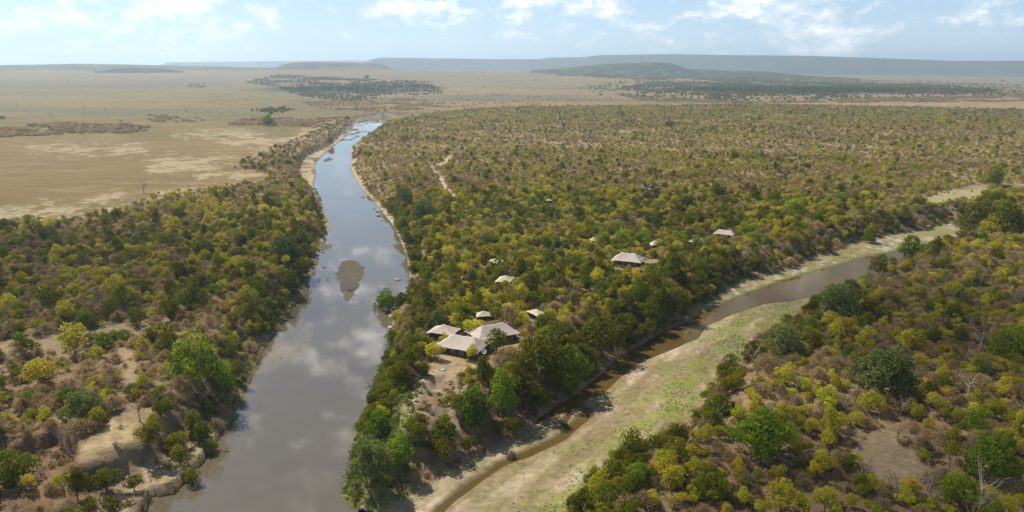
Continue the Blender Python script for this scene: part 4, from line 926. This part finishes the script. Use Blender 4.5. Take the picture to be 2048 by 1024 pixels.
for kn in KN[:5]:
    i = stuff_src[kn]; PX, PY, PZ, SC, SZ = [X[i]], [Y[i]], [Z[i] - .08], [sc[i]], [sz[i]]
    for (a, b, s_) in extra[kn]:
        zz, qq = terrain(a, b); ok = qq['d'] > 2
        PX.append(a[ok]); PY.append(b[ok]); PZ.append(zz[ok] - .1); SC.append(s_[ok]); SZ.append(s_[ok] * .75)
    PX, PY, PZ, SC, SZ = map(np.concatenate, (PX, PY, PZ, SC, SZ))
    n = len(PX)
    if not n: continue
    PZ = PZ + rise(PX, PY)
    nm, lb = NAMES[kn]
    gn_scatter(nm, [p['whole'] for p in PROTO[kn]], np.stack([PX, PY, PZ], 1), rng.uniform(0, 6.28, n), np.stack([SC * rng.uniform(.78, 1.35, n), SC * rng.uniform(.78, 1.25, n), SZ], 1), rng.integers(0, 60, n), 'woodland', lb)
    print('stuff', kn, n)

# undergrowth and bank greenery: small leafy tufts
def tuft(seed, n, rad, hgt, size, mat):
    rs = np.random.default_rng(seed); p = rs.normal(scale=.45, size=(n, 3)) * (rad, rad, 0); p[:, 2] = rs.uniform(0, 1, n) ** 1.5 * hgt * np.exp(-(p[:, 0] ** 2 + p[:, 1] ** 2) / rad ** 2)
    V, Q = cards(p, rs.normal(size=(n, 3)) + (0, 0, .5), size * rs.uniform(.6, 1.3, n), rs, 1.3); return np_mesh('tuft', V, Q, M[mat], False, {'tone': np.repeat(rs.uniform(0, 1, n), 4)})
def cover_points(r0, r1, cell, fn):
    a, b = scatter(r0, r1, cell); z, q_ = terrain(a, b); p_, y_ = to_px(a, b, 0); m = fn(a, b, z, q_, p_, y_); return a[m], b[m], z[m]
def und_fn(a, b, z, q_, p_, y_):
    lf = p_ < np.interp(y_, ctr_y, ctr_x); w_ = np.where(lf, sdf(LEFTWOOD, p_, y_, 400) < -2, y_ > np.interp(p_, top_x, top_y) + 2)
    n = fbm(a / 9, b / 9, 140); m = w_ & (q_['d'] > .8) & ((q_['sh'] > 0) | (rng.uniform(0, 1, a.size) < .3)) & (rng.uniform(0, 1, a.size) < .35 + .9 * (n - .35))
    for P in CLEAR: m &= ~((sdf(P, p_, y_, 20) < 0) & (rng.uniform(0, 1, a.size) < .85))
    for L_, ww in PATHW: m &= ldist(L_, a, b) > ww
    for (ta, tb, tr) in keep_off: m &= np.hypot(a - ta, b - tb) > tr * .9
    return m
a, b, z = cover_points(120, 620, 2.3, und_fn); n = len(a); s_ = rng.uniform(.5, 1.5, n); print('undergrowth', n)
gn_scatter('undergrowth', [tuft(i, 60, 1.0, .9, .16, 'scrub') for i in range(4)], np.stack([a, b, z], 1), rng.uniform(0, 6, n), np.stack([s_, s_, s_], 1), rng.integers(0, 60, n), 'undergrowth', 'low brown and olive scrub between the trees')
def reed_fn(a, b, z, q_, p_, y_):
    n = fbm(a / 6, b / 6, 150); u_ = rng.uniform(0, 1, a.size)
    tip = (q_['dr'] > .3) & (q_['dr'] < 18) & (p_ > 640) & (p_ < 880) & (y_ > 620) & (q_['db'] > 4) & (u_ < 1.4 - q_['dr'] / 16)
    oth = (q_['dr'] > .6) & (q_['dr'] < 7) & (y_ > 430) & (y_ < 900) & (n > .5) & (u_ < .55)
    nb_ = (q_['db'] > .3) & (q_['db'] < 5) & (n > .5) & (u_ < .4) & (p_ > 1000)
    return tip | oth | nb_
a, b, z = cover_points(120, 520, 1.15, reed_fn); n = len(a); s_ = rng.uniform(.5, 1.7, n) ; print('reeds', n)
gn_scatter('bank_grass', [tuft(20 + i, 50, .8, .9, .15, 'reed') for i in range(4)], np.stack([a, b, z], 1), rng.uniform(0, 6, n), np.stack([s_, s_, s_], 1), rng.integers(0, 60, n), 'grass', 'bright green grass and reeds along the river banks')
def weed_fn(a, b, z, q_, p_, y_):
    pbx, pby = to_px(a, b, WL)
    gm_x = np.interp(pby, [560, 620, 680, 740, 800, 860, 900, 960, 1024], [1560, 1480, 1390, 1340, 1290, 1225, 1150, 1120, 1060])
    n = fbm(a / 5, b / 5, 160); return (q_['db'] < -.5) & (q_['tw'] > 1) & (q_['st'] > 3) & (q_['dr'] > 0) & (rng.uniform(0, 1, a.size) < sm((pbx - gm_x) / 80 + .3) * sm((n - .42) * 6) * .8 + .02)
a, b, z = cover_points(120, 420, .95, weed_fn); n = len(a); s_ = rng.uniform(.35, .9, n); print('weeds', n)
gn_scatter('bed_grass', [tuft(40 + i, 26, .5, .25, .11, 'reed') for i in range(4)], np.stack([a, b, z], 1), rng.uniform(0, 6, n), np.stack([s_, s_, s_ * .7], 1), rng.integers(0, 60, n), 'grass', 'patchy green weeds growing across the dry river bed')

# ------------------------------------------------------------------ tents
def tent(px, py, L, Wd, rot, eave, ridge, peaks, mat, label):
    eave *= .88; ridge *= .84
    x, y = at(px, py, 0); x, y = float(x), float(y); z = hz(x, y)
    r = empty('tent', (x, y, z), R(rot)); tag(r, label, 'tent', 'tents of the riverside camp')
    nu, nv = 44, 32; us = np.linspace(-1, 1, nu + 1); vs = np.linspace(-1, 1, nv + 1); U, Vv = np.meshgrid(us, vs)
    hl, hw = L / 2, Wd / 2; rh = (hl - hw * .75) if peaks == 2 else .02 * hl; rh = max(rh, .1)
    xu, yv = U * hl, Vv * hw
    tx = np.clip((np.abs(xu) - rh) / (hl - rh), 0, 1); ty = np.abs(yv) / hw; t = np.maximum(tx, ty)
    hgt = eave + (ridge - eave) * (1 - t) ** 1.35
    if peaks == 2:   # the ridge sags between its two poles
        hgt = hgt - (ridge - eave) * .10 * np.cos(np.clip(xu / rh, -1, 1) * math.pi / 2) * (1 - t)
    # edge pulled in between the corner poles, corners drawn down and out
    pull = 1 - .05 * np.cos(U * math.pi / 2) * ty ** 4; pully = pull; pullx = 1 - .05 * np.cos(Vv * math.pi / 2) * tx ** 4
    corner = (np.abs(U) * np.abs(Vv)) ** 6
    hgt = hgt - .35 * corner + .06 * np.sin(U * 9) * ty ** 6 + .05 * np.sin(Vv * 8) * tx ** 6
    XX, YY = xu * pullx, yv * pully; n = (nu + 1) * (nv + 1)
    top = np.stack([XX.ravel(), YY.ravel(), hgt.ravel()], 1); bot = top - (0, 0, .05)
    I = np.arange(n).reshape(nv + 1, nu + 1); Q = np.stack([I[:-1, :-1], I[:-1, 1:], I[1:, 1:], I[1:, :-1]], -1).reshape(-1, 4)
    rim = np.concatenate([I[0, :], I[1:, -1], I[-1, :-1][::-1], I[1:-1, 0][::-1]]); rim2 = np.roll(rim, -1)
    Qs = np.stack([rim, rim + n, rim2 + n, rim2], 1)
    # valance hanging from the eave
    link('canopy', np_mesh('canopy', np.concatenate([top, bot]), np.concatenate([Q, Q[:, ::-1] + n, Qs]), M[mat], True), r)
    mb = MB(); iw, il = Wd * .80, L * .80; th = .12; wh = eave - .15
    mb.box((0, -iw / 2, wh / 2 + .1), (il, th, wh)); mb.box((0, iw / 2, wh / 2 + .1), (il, th, wh)); mb.box((-il / 2 + th / 2, 0, wh / 2 + .1), (th, iw - th, wh)); mb.box((il / 2 - th / 2, 0, wh / 2 + .1), (th, iw - th, wh))
    mb.build('wall', M['darkwall'], r)
    MB().box((0, 0, .0), (L * .9, Wd * .9, .4)).build('deck', M['deck'], r)
    np_ = 5 if L > 12 else 3
    for sx in np.linspace(-1, 1, np_):
        for sy in (-1, 1):
            MB().tube([(sx * hl * .93, sy * hw * .90, -.2), (sx * hl * .93, sy * hw * .90, eave + .05)], [.06, .05], 6).build('pole', M['pole'], r)
    if L > 12:   # lighter blinds and door openings on the wall facing the drone
        for k in range(4):
            MB().box((-il * .36 + k * il * .24, -iw / 2 - .075, wh * .5 + .1), (il * .15, .03, wh * .78)).build('window_blind', M['pole'], r)
    for sx in (-1, 1):
        for sy in (-1, 1):
            MB().tube([(sx * hl * .98, sy * hw * .98, eave - .3), (sx * (hl + 1.6), sy * (hw + 1.2), -.1)], [.02, .02], 4).build('guy_rope', M['white'], r)
    return r
for T_ in TENTS: tent(*T_)

def spot(px, py): x, y = at(px, py, 0); return float(x), float(y), hz(float(x), float(y))
# satellite dish beside the main lodge tent
x, y, z = spot(968, 716); r = empty('satellite_dish', (x, y, z)); tag(r, 'white satellite dish on a mast at the right end of the main lodge tent', 'satellite dish')
MB().tube([(0, 0, -.3), (0, 0, 2.0)], [.06, .05], 8).build('mast', M['pole'], r)
V, Q = [], []; nr_, na_ = 6, 20
for k, (off) in enumerate((0, .04)):
    for i in range(nr_ + 1):
        for j in range(na_):
            a = 2 * math.pi * j / na_; rr_ = .85 * i / nr_ + .01; V.append((rr_ * math.cos(a), rr_ * math.sin(a), .35 * (rr_ / .85) ** 2 - off))
n = (nr_ + 1) * na_
for k in range(2):
    for i in range(nr_):
        for j in range(na_):
            q4 = [k * n + i * na_ + j, k * n + i * na_ + (j + 1) % na_, k * n + (i + 1) * na_ + (j + 1) % na_, k * n + (i + 1) * na_ + j]; Q.append(q4 if k == 0 else q4[::-1])
d_ = link('dish', np_mesh('dish', V, Q, M['white'], True), r); d_.location = (0, 0, 2.05); d_.rotation_euler = (R(60), 0, R(-10))
MB().tube([(0, -.05, 2.0), (0, -1.0, 2.65)], [.02, .02], 5).build('feed_arm', M['pole'], r)
# fire pit with its ring of stones
x, y, z = spot(884, 741); r = empty('fire_pit', (x, y, z)); tag(r, 'round stone fire pit on the bare clearing before the lodge', 'fire pit')
mb = MB()
for k in range(14):
    a = 2 * math.pi * k / 14; mb.tube([(math.cos(a) * 1.0 - .0, math.sin(a) * 1.0, -.05), (math.cos(a) * 1.0, math.sin(a) * 1.0, .14), (math.cos(a) * .98, math.sin(a) * .98, .24)], [.26, .24, .12], 6)
mb.build('stone_ring', M['stone'], r)
MB().tube([(0, 0, -.05), (0, 0, .06)], [.75, .7], 14).build('ash_bed', plain('ash', (.25, .24, .22), (.42, .40, .38), 4), r)
# water tank on a stand far behind the camp
x, y, z = spot(1303, 393); r = empty('water_tank', (x, y, z)); tag(r, 'dark water tank on a stand rising from trees behind the camp', 'water tank')
MB().tube([(0, 0, 5.0), (0, 0, 5.1), (0, 0, 7.0), (0, 0, 7.4), (0, 0, 7.6)], [1.25, 1.3, 1.3, .9, .3], 16).build('tank', M['blackplastic'], r)
MB().box((0, 0, 4.9), (3.0, 3.0, .2)).build('platform', M['white'], r)
for sx in (-1, 1):
    for sy in (-1, 1): MB().tube([(sx * 1.2, sy * 1.2, -.3), (sx * 1.2, sy * 1.2, 4.8)], [.1, .1], 6).build('leg', M['pole'], r)
# small service buildings glimpsed through the trees
def shed(px, py, L_, W_, h_, rz, roofm, wallm, label, name='shed', cat='hut'):
    x, y, z = spot(px, py); r = empty(name, (x, y, z), R(rz)); tag(r, label, cat)
    MB().box((0, 0, h_ / 2 - .2), (L_ * .88, W_ * .88, h_ + .4)).build('wall', wallm, r)
    V = [(-L_ / 2, -W_ / 2, h_), (L_ / 2, -W_ / 2, h_), (L_ / 2, W_ / 2, h_), (-L_ / 2, W_ / 2, h_), (-L_ / 2, 0, h_ + W_ * .28), (L_ / 2, 0, h_ + W_ * .28)]
    me = bpy.data.meshes.new('roof'); me.from_pydata(V, [], [(0, 1, 5, 4), (2, 3, 4, 5), (0, 4, 3), (1, 2, 5), (3, 2, 1, 0)]); me.materials.append(roofm); link('roof', me, r)
    MB().box((0, -W_ * .44 - .03, 1.0), (.9, .05, 2.0)).build('door', M['darkwall'], r)
shed(1040, 652, 3.6, 2.6, 2.2, 28, M['bluegrey'], M['darkwall'], 'grey-roofed hut half hidden right of the long lodge tent')
shed(1156, 550, 5.5, 4, 2.4, 15, M['darkwall'], M['redearth'], 'dark-roofed hut with red-brown walls amid camp shrubs')
shed(1111, 566, 3.5, 2.6, 2.0, 0, M['redearth'], M['redearth'], 'small red-brown hut left of the dark-roofed one')
shed(1018, 527, 3.2, 2.6, 2.2, 10, M['white'], M['bluegrey'], 'tiny white-roofed hut between trees above the cream tents')

# ------------------------------------------------------------------ things in and at the river
def boulder(px, py, s, label, mat='rock', zz=None, group=None, flat=.5):
    x, y = at(px, py, WL if zz is None else zz); x, y = float(x), float(y)
    bm = bmesh.new(); bmesh.ops.create_icosphere(bm, subdivisions=3, radius=1); sd0 = rnd.random() * 50
    for v in bm.verts:
        k = .75 + .5 * float(fbm(np.array([v.co.x * 1.7 + sd0]), np.array([v.co.y * 1.7 + v.co.z * 1.3]), 5, 3)[0]); v.co = Vector((v.co.x * k * 1.25, v.co.y * k, v.co.z * k * flat))
    me = bpy.data.meshes.new('boulder'); bm.to_mesh(me); bm.free(); me.materials.append(M[mat])
    o = link('boulder', me, None, (x, y, (WL if zz is None else zz) + .05), rnd.uniform(0, 6), (s, s, s)); return tag(o, label, 'rock', group)
for (px, py, s, lab, mt) in [(757, 432, 1.5, 'dark rock in the shallows off the right bank, largest there', 'darkrock'), (754, 424, 1.0, 'small dark rock above the largest one off the right bank', 'darkrock'), (760, 441, .9, 'small pale rock below the largest one off the right bank', 'rock'),
        (748, 418, .8, 'flat dark rock farther up off the right bank', 'darkrock'), (726, 395, 1.1, 'dark stone near the right bank upstream of the rocks', 'darkrock'), (642, 468, 1.0, 'dark rock beside the left bank point', 'darkrock'),
        (646, 505, .9, 'dark rock off the left bank across from the sandbar top', 'darkrock'), (648, 535, .8, 'low dark rock near the left bank beside the sandbar', 'darkrock'), (618, 330, 1.8, 'pale rock at the far left sandy bank', 'rock'), (783, 632, 1.2, 'pale boulder at the waterline of the right bank, upper', 'rock'),
        (781, 655, 1.0, 'pale boulder at the waterline of the right bank, middle', 'rock'), (779, 684, 1.0, 'pale boulder at the waterline of the right bank, lower', 'rock'), (734, 1012, 1.6, 'pale boulder at the very tip of the peninsula', 'rock'), (795, 560, 1.2, 'sandy boulder on the eroded right bank edge', 'rock'),
        (628, 352, 1.5, 'pale flat rock on the far left bank ledge', 'rock'), (1376, 665, .9, 'rock at the mouth of the small blue pool', 'darkrock')]:
    boulder(px, py, s, lab, mt)
def snag(px, py, s, label, seed, white=False):
    x, y = at(px, py, WL); x, y = float(x), float(y); rr = random.Random(seed); mb = MB()
    mb.tube([(-1.6, 0, -.3), (-.3, .1, .15), (1.2, -.1, .5), (2.0, .1, .9)], [.16, .14, .1, .05], 6)
    for k in range(6):
        t = rr.uniform(-.5, 1.5); a = rr.uniform(0, 6.28); mb.tube([(t, 0, .2 + .2 * t), (t + math.cos(a) * .7, math.sin(a) * .7, rr.uniform(.3, 1.2))], [.07, .02], 5)
    o = mb.build('driftwood_snag', M['palebark' if white else 'wood']); o.location = (x, y, WL); o.rotation_euler.z = rr.uniform(0, 6.28); o.scale = (s,) * 3
    return tag(o, label, 'driftwood', 'driftwood in the river')
for i, (px, py, s, lab, wh) in enumerate([(740, 773, 1.0, 'dark forked snag off the peninsula bank midway down', False), (732, 777, .6, 'small stick beside the dark forked snag off the peninsula', False), (690, 937, .8, 'pale snag by the left side of the peninsula tip', True),
        (455, 902, .9, 'white-topped stump standing in the water by the near left bank', True), (664, 440, .8, 'branching driftwood off the left bank point', False), (640, 560, 1.0, 'flat driftwood beside the left bank below the sandbar top', False),
        (560, 715, .5, 'small stick in the river near the left bank', False), (546, 723, .4, 'tiny stick nearest the left bank in mid river', False), (700, 582, 1.4, 'long branch lying on the sandbar', False), (655, 560, .7, 'dark twiggy snag between left bank and sandbar', False),
        (520, 812, .3, 'tiny floating stick in the lower river', False), (775, 690, .9, 'pale branch reaching out from the right bank above the tip', True), (1045, 930, .7, 'dry branch heap at the foot of the shaded bank', False)]):
    snag(px, py, s, lab, 30 + i, wh)
# radio masts on the wooded ridge
cx_, c_ = (1283 - 1024) / F, (512 - 124.5) / F; az_ = math.atan2(cx_, CP + c_ * SP)
for k, (da, hh, lab) in enumerate([(0, 45, 'radio mast on the crest of the wooded ridge, left one'), (.003, 30, 'shorter radio mast on the crest of the wooded ridge')]):
    rr_ = 5000.0; zt = H + (-SP + c_ * CP) / math.hypot(cx_, CP + c_ * SP) * rr_
    o = MB().tube([(0, 0, -20), (0, 0, hh * .8), (0, 0, hh)], [2.6, 2.0, .6], 6).build('radio_mast', M['bluegrey']); o.location = (math.sin(az_ + da) * rr_, math.cos(az_ + da) * rr_, zt); tag(o, lab, 'mast')
# lone acacia at the left edge of the plain and a few specks
for i, (px, py, w_, lab) in enumerate([(4, 238, 14, 'lone dark umbrella tree on the plain at the left edge'), (1398, 172, 9, 'small solitary tree on the pale plain before the ridge'), (735, 172, 14, 'rounded tree standing out of the far dark thicket'), (2005, 163, 8, 'tiny solitary tree on the plain under the escarpment'), (695, 238, 12, 'small tree at the far bend of the river')]):
    x, y, z = spot(px, py); s_ = w_ / float(pxm(px, py)) / 8.0; plant('broadleaf_tree', x, y, i, s_, s_ * .7, lab, None, True, i % 4)

# ------------------------------------------------------------------ clouds overhead, far outside the frame's top: their shadows lie on the land
def cloud(px, py, rx, ry, dens_, label, seed, hgt=1250.0):
    tx, ty = at(px, py, 0.0); k = hgt / math.tan(SUN_EL)
    m, t = new_mat('cloud_vapour')
    oc = t.add('ShaderNodeTexCoord').outputs['Object']
    flat_ = t.add('ShaderNodeMapping', {0: oc, 3: (1, 1, 0)}).outputs[0]
    rad = t.add('ShaderNodeVectorMath', {0: flat_}, operation='LENGTH').outputs['Value']
    n = t.add('ShaderNodeTexNoise', {'Vector': oc, 'Scale': 2.2, 'Detail': 5.0}).outputs[0]
    f = t.math('MULTIPLY', t.math('SUBTRACT', 1.0, t.math('ADD', t.math('MULTIPLY', rad, 1.15), t.math('MULTIPLY', t.math('SUBTRACT', n, .5), 1.6)), clamp=True), 2.2, clamp=True)
    f = t.math('MULTIPLY', f, dens_)
    tl = t.add('ShaderNodeBsdfTranslucent', {0: (.95, .95, .95, 1)}); df = t.add('ShaderNodeBsdfDiffuse', {0: (.95, .95, .95, 1)})
    a_ = t.add('ShaderNodeMixShader', {0: .4, 1: df.outputs[0], 2: tl.outputs[0]})
    b_ = t.add('ShaderNodeMixShader', {0: f, 1: t.add('ShaderNodeBsdfTransparent').outputs[0], 2: a_.outputs[0]})
    finish(m, t, b_.outputs[0])
    bm = bmesh.new(); bmesh.ops.create_icosphere(bm, subdivisions=5, radius=1)
    V = np.array([v.co for v in bm.verts]); nn = fbm(V[:, 0] * 3 + seed, V[:, 1] * 3 + V[:, 2] * 2, seed, 4) - .5
    for v, q_ in zip(bm.verts, nn):
        c = v.co * (1 + .5 * float(q_)); v.co = (c.x, c.y, c.z * (.9 if c.z > 0 else .25))
    me = bpy.data.meshes.new('cloud'); bm.to_mesh(me); bm.free(); me.materials.append(m); me.polygons.foreach_set('use_smooth', np.ones(len(me.polygons), bool))
    o = link('cloud', me, None, (float(tx) + math.sin(SUN_AZ) * k, float(ty) + math.cos(SUN_AZ) * k, hgt), 0, (rx, ry, min(rx, ry) * .3)); o['kind'] = 'structure'; return o
cloud(100, 550, 140, 110, .2, '', 2)
cloud(1960, 640, 130, 90, .3, '', 5)
cloud(1830, 960, 75, 40, .35, '', 8)
cloud(700, 184, 420, 420, .65, '', 11)
cloud(1640, 183, 900, 380, .5, '', 14)
cloud(120, 158, 900, 600, .6, '', 17)

# ------------------------------------------------------------------ haze
me = MB().box((0, 9000, 190), (44000, 26000, 440)).mesh('haze', None) if False else None
hm, t = new_mat('haze_air')
pv = t.add('ShaderNodeVolumePrincipled', {'Color': (.60, .79, 1.0, 1), 'Density': 8.8e-5, 'Anisotropy': .5})
t.add('ShaderNodeOutputMaterial', {1: pv.outputs[0]})
mb = MB(); mb.box((0, 8500, 165), (50000, 21000, 430)); o = mb.build('haze', hm); o['kind'] = 'stuff'
